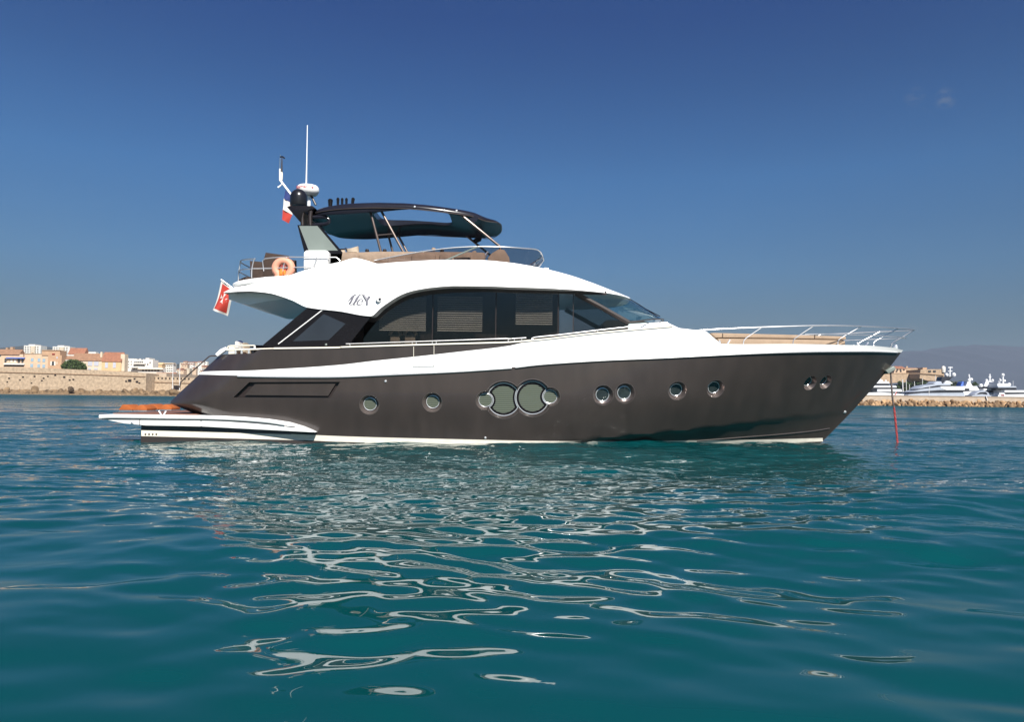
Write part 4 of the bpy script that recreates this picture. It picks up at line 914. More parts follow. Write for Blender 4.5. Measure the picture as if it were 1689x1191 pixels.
for a in range(4):
    th = a * math.pi / 2
    def rot(x, y): return (0.5 + (x * math.cos(th) - y * math.sin(th)), 0.48 + (x * math.sin(th) + y * math.cos(th)) / asp)
    pts = [rot(0.0, 0.0), rot(-0.105, 0.30), rot(0, 0.22), rot(0.105, 0.30)]
    cm_.add([uvp(*p) for p in pts], [(0, 1, 2), (0, 2, 3)])
obj("cross", cm_, m_fwhite, en, smooth_angle=0)
# ------------------------------------------------------------------ foredeck
sp_ = [(1172, 549.5), (1176, 549.3), (1300, 552), (1394, 554.5), (1396, 557), (1396, 569), (1190, 569)]
pad = thing("sun_pad", P(1280, 569, 0), "long beige upholstered sun pad on the foredeck inside the bow rail", "sun pad")
up_ = [(1172, 549.3), (1178, 549), (1300, 552), (1394.5, 554.8), (1396, 557), (1395.5, 560), (1300, 558.2), (1181, 556.8)]
obj("backrest", MB().prism(fpt(up_, -1.10), (0, 2.2, 0)), m_sand, pad, bevel=0.05)
lo2 = [(1183, 558), (1300, 559.2), (1394.5, 561), (1395, 570), (1192, 570)]
obj("base_cushion", MB().prism(fpt(lo2, -1.16), (0, 2.32, 0)), m_sand, pad, bevel=0.05)
for x in (1192, 1344): obj("seam", MB().tube(fpt([(x, 550), (x, 558)], -1.108), 0.010, 6), m_chair, pad)
bow_hb = lambda dy: (lambda X, Z: HB(np.minimum(X, 11.6), 2.75 + 0 * X) * 1.0 - dy)
tp = [(1143, 546), (1180, 543.2), (1235, 540.6), (1290, 538.6), (1343, 537.2), (1380, 537), (1421, 538), (1455, 539.6), (1482.5, 541.6)]
ctp = catmull([(*p, 0) for p in tp], 5)
RB = lambda X, Z: np.maximum(HB(X - 0.62 * smooth(4, 10, X), 2.7 + 0 * X) - 0.10, 0.0)
Wt = solve([p[0] for p in ctp], [p[1] for p in ctp], RB); tip = P(1508.6, 544.5, 0.0)
e_ = Wt[-1]; ext = [e_ + (tip - e_) * np.array([f_, f_ ** 1.6, f_]) for f_ in (0.35, 0.65, 0.88, 1.0)]
line = np.vstack([Wt, ext]); br = obj("bow_rail", MB().tube(list(mir(line)), 0.0165, 8), m_steel, yacht)
i0 = len(ctp) - 16; midl = []
for k_, p in enumerate(line):
    if p[0] > P(1325, 545, -1.5)[0]: midl.append(p + np.array([-0.26, 0.02 * 0, -0.24 - 0.0]))
midl = np.array(midl); obj("mid_rail", MB().tube(list(mir(midl)), 0.013, 8), m_steel, br)
def nearest(px, py):
    s_ = solve(px, py, RB); return line[int(np.argmin(np.linalg.norm(line - s_, axis=1)))]
for (bx, by), (kx, ky), (tx, ty) in [((1150, 556), (1153, 553.5), (1162, 545)), ((1226, 567.5), (1227.5, 561), (1260, 540)), ((1308, 567.5), (1309, 561), (1343, 537.2)), ((1382, 568.5), (1383, 561.5), (1421, 538)), ((1441, 570.5), (1442, 564.5), (1482.5, 541.6)), ((1470.7, 573), (1471.5, 568), (1506, 544.5))]:
    hbb = lambda X, Z: np.maximum(HB(X, 2.6 + 0 * X) - 0.12, 0.03)
    b_, k_ = solve(bx, by, hbb), solve(kx, ky, hbb); t_ = nearest(tx, ty) if tx < 1500 else tip + (e_ - tip) * 0.02
    for s_ in (1, -1): obj("stanchion", MB().tube([np.array(p) * np.array([1, s_, 1]) for p in (b_, k_, k_ * 0.75 + t_ * 0.25 + np.array([0, 0, 0.02]), t_)], 0.0135, 8, 4), m_steel, br)
for pts in ([(1188, 567), (1186.5, 561)], [(1200, 567), (1204, 560.5)], [(1417, 569.5), (1414, 564.5)], [(1428, 570), (1432, 565)]):
    hbb = lambda X, Z: np.maximum(HB(X, 2.6 + 0 * X) - 0.3, 0.03)
    q = solve([p[0] for p in pts], [p[1] for p in pts], hbb); pair("bow_cleat", list(q), 0.022, 8, 0, m_chrome, yacht)
obj("bow_light", MB().lathe(P(1477, 574, 0), [(0.06, -0.05), (0.07, 0.02), (0.05, 0.09), (0, 0.11)], 14), m_chrome, yacht)
# anchor and its line
an = thing("anchor", P(1468, 606, 0), "grey steel anchor stowed against the stem under the bow", "anchor")
obj("fluke", MB().prism(fpt([(1461, 611.5), (1474.5, 603.5), (1479, 608.5), (1466, 617)], -0.16), (0, 0.32, 0)), m_panel, an, bevel=0.03)
obj("shank", MB().tube(fpt([(1466, 611), (1459, 606), (1470, 598)], 0.0), 0.04, 8), m_dkbrown, an)
ln = thing("anchor_line", P(1481, 736, 0.0), "red and grey anchor line hanging from the bow into the water", "rope")
pl = [P(1469.0, 615, 0.0), P(1472, 655, -0.02), P(1474.5, 672, -0.03)]; obj("chain", MB().tube(pl, 0.026, 8, 6), m_chain, ln)
pr = [P(1474.5, 672, -0.03), P(1477.5, 700, -0.05), P(1481, 738, -0.1), P(1481.5, 748, -0.12)]
strand = catmull(pr, 24)
for k_ in range(3):
    pts = []
    for i, p in enumerate(strand): a = i * 0.9 + k_ * 2.094; pts.append(p + np.array([0.017 * math.cos(a), 0.017 * math.sin(a), 0]))
    obj("strand", MB().tube(pts, 0.015, 6), [m_tred, m_redm, m_rope][k_], ln)
# two pale chairs seen through the saloon glass
for x, r_, lab in ((652, 11, "pale tub chair behind the aft saloon window, left of the pair"), (676.5, 12, "pale tub chair behind the aft saloon window, right of the pair")):
    c = P(x, 553, YW + 0.32); k = (YW + 0.32 - CAM[1]) / FPX; t = thing("tub_chair", c, lab, "chair", "chairs inside the saloon")
    ring = [c + np.array([r_ * 0.78 * k * math.cos(a), 0, r_ * 0.86 * k * math.sin(a)]) for a in np.linspace(0, math.pi, 16)]
    obj("back", MB().tube(ring, r_ * 0.27 * k, 10), m_pillow, t)
    obj("seat", MB().box((c[0] - r_ * 0.7 * k, c[1] - 0.05, c[2] - 0.25), (c[0] + r_ * 0.7 * k, c[1] + 0.12, c[2] + 0.01)), m_pillow, t, bevel=0.02)
# ------------------------------------------------------------------ the far shores
def hor(px): return 655 + (px - W0 / 2) * 0.0120
m_wallst = mat("pale_rampart_stone", (0.34, 0.26, 0.18), 0.9, 0, 0.28, 0.9, bump=0.6, bscale=2.2, detail=8)
m_fort = mat("fort_stone", (0.33, 0.24, 0.16), 0.9, 0, 0.22, 0.5, bump=0.5, bscale=1.2, detail=8)
m_rockl = mat("brown_shore_rock", (0.15, 0.098, 0.052), 0.9, 0, 0.5, 0.9, bump=0.8, bscale=2.5, detail=7, rand=0.5)
m_rockr = mat("warm_breakwater_rock", (0.27, 0.168, 0.088), 0.9, 0, 0.45, 0.9, bump=0.8, bscale=2.0, detail=7, rand=0.5)
m_quay = mat("quay_concrete", (0.36, 0.29, 0.22), 0.9, 0, 0.12, 0.6)
m_tile = mat("terracotta_roof", (0.235, 0.10, 0.058), 0.9, 0, 0.22, 1.2, bump=0.4, bscale=6)
m_tile2 = mat("brown_tile_roof", (0.225, 0.125, 0.075), 0.9, 0, 0.2, 1.2, bump=0.4, bscale=6)
m_leaf = mat("leaf_green", (0.045, 0.075, 0.018), 0.8, 0, 0.5, 1.2)
m_leaf2 = mat("pine_green", (0.040, 0.055, 0.022), 0.85, 0, 0.5, 0.25)
m_trunk = mat("bark", (0.10, 0.07, 0.045), 0.9, 0, 0.2, 3)
m_win = mat("dark_window", (0.05, 0.05, 0.05), 0.15, 0, 0.3, 1)
m_shut = mat("pale_shutter", (0.36, 0.375, 0.43), 0.7, 0, 0.1, 2)
m_shutb = mat("blue_shutter", (0.22, 0.31, 0.38), 0.7, 0, 0.1, 2)
m_yw = mat("white_boat_paint", (0.60, 0.61, 0.63), 0.35, 0, 0.03, 0.5)
m_ys = mat("silver_boat_paint", (0.34, 0.37, 0.43), 0.3, 0, 0.06, 0.4)
m_yb = mat("boat_window_band", (0.03, 0.032, 0.04), 0.15, 0, 0.2, 0.4)
m_blue = mat("blue_awning", (0.06, 0.13, 0.42), 0.8, 0, 0.1, 2)
m_pole = mat("white_pole", (0.62, 0.62, 0.62), 0.5, 0, 0.05, 3)
m_hill = mat("scrub_hill", (0.045, 0.050, 0.045), 0.95, 0, 0.35, 0.012, detail=8)
m_mtn = mat("far_mountain", (0.030, 0.034, 0.046), 0.95, 0, 0.2, 0.002)
def wallm(c): return mat("render_%d_%d_%d" % tuple(int(100 * x) for x in c), c, 0.85, 0, 0.10, 0.5)
c_pink, c_yel, c_wht, c_tan, c_crm = (0.47, 0.34, 0.235), (0.48, 0.335, 0.185), (0.56, 0.535, 0.49), (0.37, 0.235, 0.145), (0.48, 0.40, 0.30)
M_pink, M_yel, M_wht, M_tan, M_crm = [wallm(c) for c in (c_pink, c_yel, c_wht, c_tan, c_crm)]

def blk(mb, x0, x1, y0, y1, D, dep):
    a = P(x0, y0, D); b_ = P(x1, y1, D); lo = (min(a[0], b_[0]), D, min(a[2], b_[2])); hi = (max(a[0], b_[0]), D + dep, max(a[2], b_[2])); mb.box(lo, hi); return lo, hi
def gable(mb, x0, x1, ye, yr, D, dep, over=0.3, hip=0.0):
    a, b_, r_ = P(x0, ye, D), P(x1, ye, D), P((x0 + x1) / 2, yr, D + dep / 2); h0, h1 = a[2], max(r_[2], a[2] + 0.6); xa_, xb_ = a[0] - over, b_[0] + over; i = hip * (xb_ - xa_)
    v = [(xa_, D - over, h0), (xb_, D - over, h0), (xb_, D + dep + over, h0), (xa_, D + dep + over, h0), (xa_ + i, D + dep / 2, h1), (xb_ - i, D + dep / 2, h1)]
    mb.add(v, [(0, 1, 5, 4), (2, 3, 4, 5), (0, 4, 3), (1, 2, 5), (0, 3, 2, 1)])
def building(label, boxes, wm, D, dep, roofs=(), wins=(), cat="house", name="house", extra=(), group=None, base_y=None):
    dep = dep * 0.45
    xs_ = [b_[0] for b_ in boxes] + [b_[1] for b_ in boxes]; yb = max(b_[3] for b_ in boxes)
    c = P(sum(xs_) / len(xs_), yb, D); t = thing(name, (c[0], D + dep / 2, c[2]), label, cat, group)
    mb = MB()
    for k, b_ in enumerate(boxes): blk(mb, b_[0], b_[1], b_[2], b_[3], D + 0.15 * k, dep)
    w = obj("wall", mb, wm, t, smooth_angle=0)
    for r_ in roofs:
        m_ = MB(); gable(m_, r_[0], r_[1], r_[2], r_[3], D, dep, hip=r_[5] if len(r_) > 5 else 0); obj("roof", m_, r_[4], t, smooth_angle=0)
    for x, y, w_, h_, mt in wins:
        m_ = MB(); blk(m_, x - w_ / 2, x + w_ / 2, y - h_ / 2, y + h_ / 2, D - 0.12, 0.1); obj("window", m_, mt, t, smooth_angle=0)
    for nm_, x0, x1, y0, y1, mt, out, dp in extra:
        m_ = MB(); blk(m_, x0, x1, y0, y1, D - out, dp); obj(nm_, m_, mt, t, smooth_angle=0)
    return t
# ---- left: rampart
DL = 300.0
def rampart(name, pts, D, dep, mt, label, coping=None, cat="wall"):
    p = [P(x, y, D) for x, y in pts]; c = np.mean(p, 0); zb = min(q[2] for q in p)
    t = thing(name, (c[0], D, zb), label, cat)
    top = [q for q in p]; m_ = MB(); row = []
    n = len(pts) // 2
    m_.prism(p, (0, dep, 0)); obj("masonry", m_, mt, t, smooth_angle=0)
    if coping:
        m_ = MB(); m_.tube([P(x, y, D - 0.1) for x, y in coping], 0.22, 6); obj("string_course", m_, mat(label[:10] + "_course", (0.22, 0.14, 0.085), 0.9, 0, 0.3, 1.0), t)
    return t
rw = rampart("rampart_wall", [(-260, 600), (0, 605.5), (60, 607), (150, 610.5), (225, 614), (241, 616), (240, 655), (-260, 655)], DL, 14, m_wallst, "long pale stone rampart wall under the houses on the left shore", [(-260, 608), (0, 614), (90, 616.5), (170, 619), (240, 621.5)])
for x, y, r_ in [(38, 622, .5), (57, 621, .5), (72, 624, .5), (79, 621, .45), (91, 619, .5), (106, 622, .6), (115, 627, .5), (121, 626, .5), (33, 627, .4), (15, 624, .5), (69, 628, .45), (214, 628, .9), (226, 630, .7), (222, 625, .5), (230, 632, .5), (208, 629, .5), (52, 632, .4), (12, 630, .4)]:
    q = P(x, y, DL - 0.06); obj("weep_hole", MB().box((q[0] - r_ * .8, q[1] - 0.05, q[2] - r_ * .6), (q[0] + r_ * .8, q[1] + 0.05, q[2] + r_ * .6)), m_dkbrown, rw, smooth_angle=0)
lw = rampart("rampart_wall", [(238, 621), (254, 620.5), (330, 624), (380, 626), (380, 656), (238, 656)], DL + 8, 10, m_wallst, "lower stone rampart with a row of small loopholes behind the two white poles", [(240, 630), (300, 632), (380, 634)])
for k in range(11):
    q = P(248.5 + 6.3 * k, 623.8 + 0.12 * k, DL + 7.95); obj("loophole", MB().box((q[0] - .3, q[1] - 0.05, q[2] - .4), (q[0] + .3, q[1] + 0.05, q[2] + .4)), m_dkbrown, lw, smooth_angle=0)
gx_ = building("dark gate building with a pale left pier at the foot of the low rampart", [(283.5, 294.5, 635.5, 643.5)], m_dkbrown, DL - 4, 4, extra=[("pier", 283, 286, 635, 643.5, m_quay, 0.3, 0.6), ("lintel", 283, 295, 634.6, 636, m_quay, 0.3, 0.8)], cat="gate", name="gate")
pg = empty("promenade", (0, 0, 0)); tag(pg, "ground under the shore", kind="structure")
land = MB(); a = P(-260, 648, DL)[0]; b_ = P(430, 655, DL)[0]
land.box((a, DL + 0.5, -1.5), (b_, DL + 900, 1.6)); lo = obj("shore_land", land, m_quay, None, (0, DL, 0), 0); tag(lo, "flat land behind the left rampart", kind="structure"); bpy.data.objects.remove(pg)
land = MB(); land.box((P(-260, 648, DL)[0], DL + 12, -1.5), (P(252, 655, DL)[0], DL + 700, float(P(100, 612, DL)[2]))); lo = obj("town_terrace", land, m_quay, None, (0, DL, 0), 0); tag(lo, "raised ground of the old town", kind="structure")
# rocks
def rock_mesh(seed, mt):
    q = np.random.default_rng(seed); bm = bmesh.new(); bmesh.ops.create_icosphere(bm, subdivisions=2, radius=1.0)
    dirs = [q.normal(size=3) for _ in range(9)]; dirs = [d / np.linalg.norm(d) for d in dirs]; offs = q.uniform(0.55, 0.9, 9)
    for v in bm.verts:
        for d, o_ in zip(dirs, offs):
            k = v.co.dot(Vector(d)) - o_
            if k > 0: v.co -= Vector(d) * k * 0.92
    me_ = bpy.data.meshes.new("rock"); bm.to_mesh(me_); bm.free(); me_.materials.append(mt); return me_
RM_L = [rock_mesh(s, m_rockl) for s in range(8)]; RM_R = [rock_mesh(s + 40, m_rockr) for s in range(8)]
qr = np.random.default_rng(3)
def rock(ms_, loc, s_, label, group):
    o = bpy.data.objects.new("rock", ms_[int(qr.integers(len(ms_)))]); C.objects.link(o); o.location = loc
    o.rotation_euler = qr.uniform(0, 6.28, 3); o.scale = np.array([1.3, 1.0, 0.72]) * s_ * qr.uniform(0.8, 1.2, 3); tag(o, label, "rock", group); return o
for k in range(115):
    x = -6 + 300 * (k + qr.uniform(0, 1)) / 115; y_ = DL - 4 - qr.uniform(0, 10); r_ = qr.uniform(0.7, 1.7) * (1.25 if x > 160 else 1.0)
    X0 = P(x, 650, y_)[0]; z_ = 1.5 - 0.22 * (DL - 4 - y_) + qr.uniform(-0.3, 0.4); rock(RM_L, (X0, y_, z_ - 0.3), r_, "brown weathered rock at the foot of the left rampart", "rocks along the left shore")
for px, py, r_, lab in ((57, 642.5, 1.6, "pointed dark boulder standing out left of the green bush on the left shore"), (116.5, 642.5, 1.9, "large grey topped boulder standing on the shore below the green bush"), (10, 644.5, 1.6, "rounded dark boulder at the far left of the shore"), (287, 648, 1.9, "large pale boulder beside the gate at the foot of the rampart")):
    c = P(px, py + 0.8, DL - 12); o = rock(RM_L, c, r_, lab, None)
rb_ = MB(); rows = []
for x in np.linspace(-120, 330, 120):
    rows.append([(float(P(x, 650, DL - 6)[0]), DL - 18, -1.0), (float(P(x, 650, DL - 6)[0]), DL - 15, 0.15 + qr.uniform(-.1, .2)), (float(P(x, 650, DL - 6)[0]), DL - 8, 1.0 + qr.uniform(-.2, .3)), (float(P(x, 650, DL - 6)[0]), DL - 0.5, 1.9 + qr.uniform(-.3, .3))])
tag(obj("rubble_bank", rb_.grid(np.array(rows)), m_rockl, None, (0, DL - 8, 0), 0), "brown rubble of stones along the left waterline", "rubble", kind="stuff")

# ---- left: town
DT = DL + 16
building("beige house with a blue awning and a brown tiled roof at the far left edge", [(-40, 40.5, 588, 609), (2, 38, 584, 589)], M_pink, DT + 1, 10, roofs=[(-40, 31, 584.5, 576.2, m_tile2)], wins=[(9, 594.5, 3, 7, m_win), (14, 594, 3, 7, M_crm), (19, 594, 3.5, 7, M_wht), (25, 594, 3, 7, M_wht), (31, 595, 4, 7, m_win), (37, 595, 3, 7, m_win)],
         extra=[("awning", 9.5, 40, 589.6, 591.6, m_blue, 1.2, 1.2), ("balcony", 6, 40, 599, 601.8, M_wht, 1.0, 1.0), ("ground_floor", 6, 40, 602.2, 604.8, m_win, 0.1, 0.1), ("chimney", 9.5, 12.5, 573.5, 578, M_tan, -4, 1.5), ("chimney", 17, 21, 572.5, 578, M_tan, -4, 1.5)])
building("pale pink house with six blue shuttered windows beside the blue awning house", [(40.5, 79, 583.5, 609.5)], M_pink, DT + 0.5, 10, wins=[(53, 593.5, 4.2, 5.5, m_shutb), (64.2, 594, 4.2, 5.5, m_shutb), (72.3, 594.5, 4.2, 5.5, m_shutb), (52.2, 603, 4.4, 5.5, m_shutb), (63.8, 603.5, 4.4, 5.5, m_shutb), (72, 604, 4.4, 5.5, m_shutb)],
         extra=[("cornice", 40.5, 79.5, 582.8, 584, M_crm, 0.3, 0.5), ("chimney", 51, 53, 581.5, 584, M_tan, -2, 1)])
building("tan terraced house with white shutters around one dark window", [(79.5, 101, 586, 609.5), (69, 99, 577.6, 586.5)], M_tan, DT, 11, wins=[(87.3, 599.5, 3.6, 6.5, m_win), (84.3, 599.5, 2, 6.8, M_wht), (90.3, 599.5, 2, 6.8, M_wht), (94, 590, 2, 3, m_shut), (88, 584.2, 4.5, 2.2, m_redm), (94, 599, 2, 4, M_crm)], extra=[("cornice", 68.5, 99.5, 577, 578, M_pink, 0.2, 0.4)])
building("low house with a small tiled roof partly behind the green bush", [(101, 119, 592, 609.5)], M_wht, DT + 3, 8, roofs=[(101, 119.5, 592.5, 587, m_tile2)])
building("long yellow house with lavender shutters right of the bush", [(119, 167.5, 594.5, 611)], M_crm, DT + 1, 10, roofs=[(119.5, 167.5, 595, 583, m_tile2)], wins=[(148.5, 600, 7, 7, m_shut), (158.8, 600, 7, 7, m_shut), (147.5, 608.5, 4.5, 3, m_shut), (158, 608.5, 6, 3, m_shut)], extra=[("skylight", 142, 146, 586, 588.5, m_shut, -2.6, 0.5), ("chimney", 165.5, 168.5, 581.5, 590, M_crm, -1, 1.2)])
building("yellow house with a red tiled roof at the right end of the row", [(168, 199, 596, 612.5)], M_yel, DT, 10, roofs=[(168.5, 199.5, 596.5, 581, m_tile)], wins=[(175.5, 602.5, 4.5, 9, m_shut), (188.5, 602.5, 4.5, 9, m_shut)], extra=[("gable_wall", 199.3, 205, 584, 612.5, M_crm, -0.5, 3), ("chimney", 165.8, 168.2, 580.5, 586, M_crm, -3, 1.2)])
def tower(label, x0, x1, y0, yb, D):
    w = (x1 - x0); wins = []
    for r_ in range(5):
        for k in range(6): wins.append((x0 + w * (0.10 + 0.155 * k), y0 + 2.6 + r_ * 2.6, w * 0.085, 1.2, m_win))
    building(label, [(x0, x1, y0, yb), (x0 + w * .30, x0 + w * .7, y0 - 1.8, y0 + 1)], M_wht, D, 25, wins=wins, cat="tower block", name="tower_block", extra=[("balcony_bay", x0 + w * .42, x0 + w * .62, y0 + 1, yb, M_crm, 1.5, 1.4)])
tower("left of the two white tower blocks rising behind the pink house", 39.5, 65.5, 569.8, 612, 800)
tower("right of the two white tower blocks, behind the tan house", 87, 113.5, 571.5, 612, 840)
building("white house with a gabled brown roof rising behind the low house by the bush", [(113, 137.5, 584, 612)], M_wht, 420, 12, roofs=[(112.5, 138.5, 584.5, 574, m_tile)], extra=[("parapet", 142.5, 158, 580.5, 586, M_wht, -4, 3)])
bs = [(204.5, 221, 591.5, 613), (219, 238, 594, 613), (236, 251.5, 593.5, 613), (240, 246, 590.5, 596), (220, 226, 592, 596)]
wins = [(208 + 4.2 * c_, 596.5 + 4.7 * r_, 1.5, 1.7, m_win) for r_ in range(3) for c_ in range(3)] + [(222.5 + 3.1 * c_, 597.2, 2.2, 1.8, m_win) for c_ in range(5)] + [(222.5 + 3.4 * c_, 602.6, 2.4, 1.5, m_win) for c_ in range(5)] + [(221 + 4 * c_, 609.3, 2.8, 1.7, m_win) for c_ in range(5)] + [(247.5, 598, 1.8, 2, m_win), (243.5, 601, 1.8, 2, m_win), (240, 606.5, 3, 2, m_win)]
building("white stepped apartment building with balconies right of the yellow house", bs, M_wht, 430, 16, wins=wins, cat="apartment block", name="apartment_block", extra=[("balcony", 219, 238.5, 599, 600.6, M_wht, 1.5, 1.5), ("balcony", 215, 240, 605, 606.8, M_wht, 2.5, 2.5), ("chimney", 209, 210.5, 589.5, 592, M_wht, -3, 1), ("chimney", 230, 231.8, 591.5, 594.5, M_wht, -3, 1), ("chimney", 236, 238, 592.5, 595, M_wht, -3, 1)])
building("low white villa with long balcony bands in front of the stepped apartments", [(228, 268, 606.5, 616)], M_wht, 400, 10, wins=[(236 + 5 * k_, 611.2, 3.6, 2.6, m_win) for k_ in range(6)], extra=[("terrace", 226, 270, 608.3, 609.6, M_crm, 1.5, 1.5)])
building("yellow gabled villa beside the stepped white apartments", [(253.5, 267, 601, 612)], M_yel, 450, 10, roofs=[(253.5, 267, 601.5, 598, M_yel)])
building("pale apartment building with tiered balconies left of the white poles", [(270, 285, 599.5, 618), (262, 272, 598.5, 618)], M_wht, 520, 12, wins=[(273 + 3.4 * k_, 604 + 4 * r_, 2.4, 1.5, m_win) for r_ in range(3) for k_ in range(4)], cat="apartment block", name="apartment_block", extra=[("roof_terrace", 269, 286, 598.4, 600, M_crm, 1, 4)])
building("long low shed with a red tiled roof on the low rampart", [(257, 288, 617, 622)], M_crm, DT + 6, 7, roofs=[(257, 288, 618.5, 614.5, m_tile)], cat="shed", name="shed")
qh = np.random.default_rng(21); hl = ["white", "cream", "pale pink"]; hm = [M_wht, M_crm, M_pink]
for k in range(26):
    x = 276 + qh.uniform(0, 66); row = k % 4; y = 601.5 + row * 4.4 + qh.uniform(-1, 1); w = qh.uniform(5, 10); h_ = qh.uniform(2.6, 4.2); D = 1100 - row * 170 + qh.uniform(0, 60); c_ = int(qh.integers(3))
    building("%s house on the hillside town behind the white poles" % hl[c_], [(x - w / 2, x + w / 2, y - h_, y + 8)], hm[c_], D, 14, roofs=[(x - w / 2, x + w / 2, y - h_, y - h_ - 1.3, m_tile)] if k % 3 else [], wins=[(x - w * .25, y - h_ * .45, w * .14, 1.2, m_win), (x + w * .2, y - h_ * .45, w * .14, 1.2, m_win)], group="hillside houses, %s walls" % hl[c_])
for x, lab in ((284.6, "left of the two tall white poles beside the gate"), (296, "right of the two tall white poles, nearest the yacht's stern rail")):
    t = thing("flag_pole", P(x, 643, DL - 5), lab, "pole"); obj("shaft", MB().tube([P(x, 644, DL - 5), P(x + 0.8, 601.5, DL - 5)], [0.14, 0.10], 8), m_pole, t); obj("finial", MB().lathe(P(x + 0.8, 601.5, DL - 5), [(0.16, 0), (0.2, 0.15), (0, 0.3)], 8), m_pole, t)
def leafball(lst, n_, mt, leaf, parent, name="crown"):
    q = np.random.default_rng(9 + n_); v = []; f = []
    for c, r3 in lst:
        for _ in range(n_):
            d = q.normal(size=3); d /= np.linalg.norm(d); p = np.array(c) + d * np.array(r3) * q.uniform(0.55, 1.08) ; a = q.normal(size=3); a /= np.linalg.norm(a); b_ = np.cross(a, q.normal(size=3)); b_ /= np.linalg.norm(b_) + 1e-9
            s_ = leaf * q.uniform(0.6, 1.4); o = len(v); v += [p - a * s_, p + b_ * s_ * .6, p + a * s_, p - b_ * s_ * .6]; f.append((o, o + 1, o + 2, o + 3))
    m_ = MB(); m_.add(v, f); return obj(name, m_, mt, parent, smooth_angle=0, fixn=False)
tr = thing("tree", P(122, 611, DT - 2), "broad dark green bush tree in front of the houses on the rampart", "tree")
lst = []
for x, y, r_ in [(107, 604, 1.6), (112, 600, 1.7), (118, 598.5, 1.8), (124, 598.5, 1.7), (130, 600.5, 1.7), (136, 603.5, 1.5), (110, 606, 1.6), (118, 605, 1.8), (126, 605, 1.8), (134, 607, 1.3), (139.5, 606.5, 0.9)]: lst.append((P(x, y, DT - 2), (r_, r_, r_ * 0.85)))
leafball(lst, 520, m_leaf, 0.28, tr); tb_ = P(122, 611, DT - 2)
obj("trunk", MB().tube([tb_, tb_ + np.array([0.2, 0, 1.5]), tb_ + np.array([0.0, 0, 2.6])], [0.35, 0.25, 0.12], 8), m_trunk, tr)

# ---- hills and mountain
def ridge(name, pts, D, dep, mt, label, n=160, rough=0.03, seed=1):
    f_ = pchip([p[0] for p in pts], [p[1] for p in pts]); q = np.random.default_rng(seed); xs_ = np.linspace(pts[0][0], pts[-1][0], n); rows = []
    ph = q.uniform(0, 6.28, 12); fr_ = q.uniform(0.02, 0.4, 12)
    for x in xs_:
        top = P(x, float(f_(x)), D); nz = sum(math.sin(fr_[i] * x + ph[i]) / (1 + 8 * fr_[i]) for i in range(12)) * rough
        h_ = max(1.0, top[2] * (1 + nz)); row = []
        for k in range(13):
            t = k / 12 * 2 - 1; hh = h_ * (1 - abs(t) ** 1.4) * (1 + 0.12 * math.sin(3 * x * 0.05 + 9 * t) * (1 - abs(t)) * abs(t)) - 3
            row.append((top[0] * (1 + 0.0), D + t * dep, hh))
        rows.append(row)
    return tag(obj(name, MB().grid(np.array(rows)), mt, None, (0, D, 0), 60), label, kind="structure")
ridge("hill", [(-500, 590), (-150, 584), (0, 579.5), (20, 576.5), (33, 573), (42, 570.5), (58, 571.5), (72, 573), (86, 577), (100, 583), (130, 592), (180, 601), (260, 612), (340, 630)], 2400, 700, m_hill, "low grey hill behind the left town", seed=2)
ridge("hill", [(200, 610), (262, 600), (300, 598), (330, 599), (420, 600), (560, 604), (700, 620), (800, 640)], 1500, 350, m_hill, "wooded hill behind the hillside town", seed=3)
ridge("mountain", [(1150, 640), (1300, 612), (1400, 592), (1480, 580.5), (1540, 575), (1565, 570.5), (1600, 569.5), (1650, 570), (1700, 572), (1800, 572), (1950, 580), (2150, 600), (2400, 640)], 5600, 1700, m_mtn, "long hazy mountain ridge behind the harbour", rough=0.012, seed=5)

# ---- right: breakwater, harbour, fort
DR = 210.0
xr0, xr1 = float(P(1290, 660, DR)[0]), float(P(2050, 668, DR)[0])
bwz = float(P(1560, 653.6, DR)[2])
bw = thing("breakwater_wall", ((xr0 + xr1) / 2, DR, 0), "low stone quay wall along the top of the breakwater in front of the harbour", "wall")
m_ = MB(); m_.box((xr0, DR, -1), (xr1, DR + 1.2, bwz)); obj("masonry", m_, m_quay, bw, smooth_angle=0)
m_ = MB(); m_.box((xr0, DR - 0.12, bwz - 0.18), (xr1, DR + 1.35, bwz + 0.06)); obj("coping", m_, mat("quay_coping", (0.27, 0.22, 0.17), 0.9, 0, 0.15, 0.4), bw, smooth_angle=0)
rows = []
for x in np.linspace(xr0, xr1, 170): rows.append([(x, DR - 7.5, -0.8), (x, DR - 6, -0.25 + qr.uniform(-.1, .2)), (x, DR - 3, 0.35 + qr.uniform(-.2, .3)), (x, DR - 0.2, 1.0 + qr.uniform(-.2, .2))])
tag(obj("rubble_bank", MB().grid(np.array(rows)), m_rockr, None, (0, DR - 4, 0), 0), "warm coloured rubble filling the breakwater between the boulders", "rubble", kind="stuff")
for k in range(176):
    x = xr0 + 19 + (P(1705, 660, DR)[0] - xr0 - 19) * (k + qr.uniform(0, 1)) / 176; lay = k % 4; y_ = DR - 6.6 + lay * 1.75 + qr.uniform(-.5, .5); rock(RM_R, (x, y_, 0.05 + lay * 0.42 + qr.uniform(-.12, .12)), qr.choice([0.38, 0.5, 0.62, 0.8, 1.0]), "warm tan boulder on the breakwater slope", "boulders on the breakwater")
t = thing("harbour_post", P(1627.5, 659, DR - 0.3), "short pale post leaning on the breakwater wall", "post"); obj("shaft", MB().tube([P(1628.5, 660, DR - 0.3), P(1626.5, 654, DR - 0.3)], 0.16, 8), m_pole, t); obj("cap", MB().lathe(P(1626.5, 654, DR - 0.3), [(0.2, -0.05), (0.2, 0.1), (0, 0.16)], 8), m_pole, t)
DY = 262.0
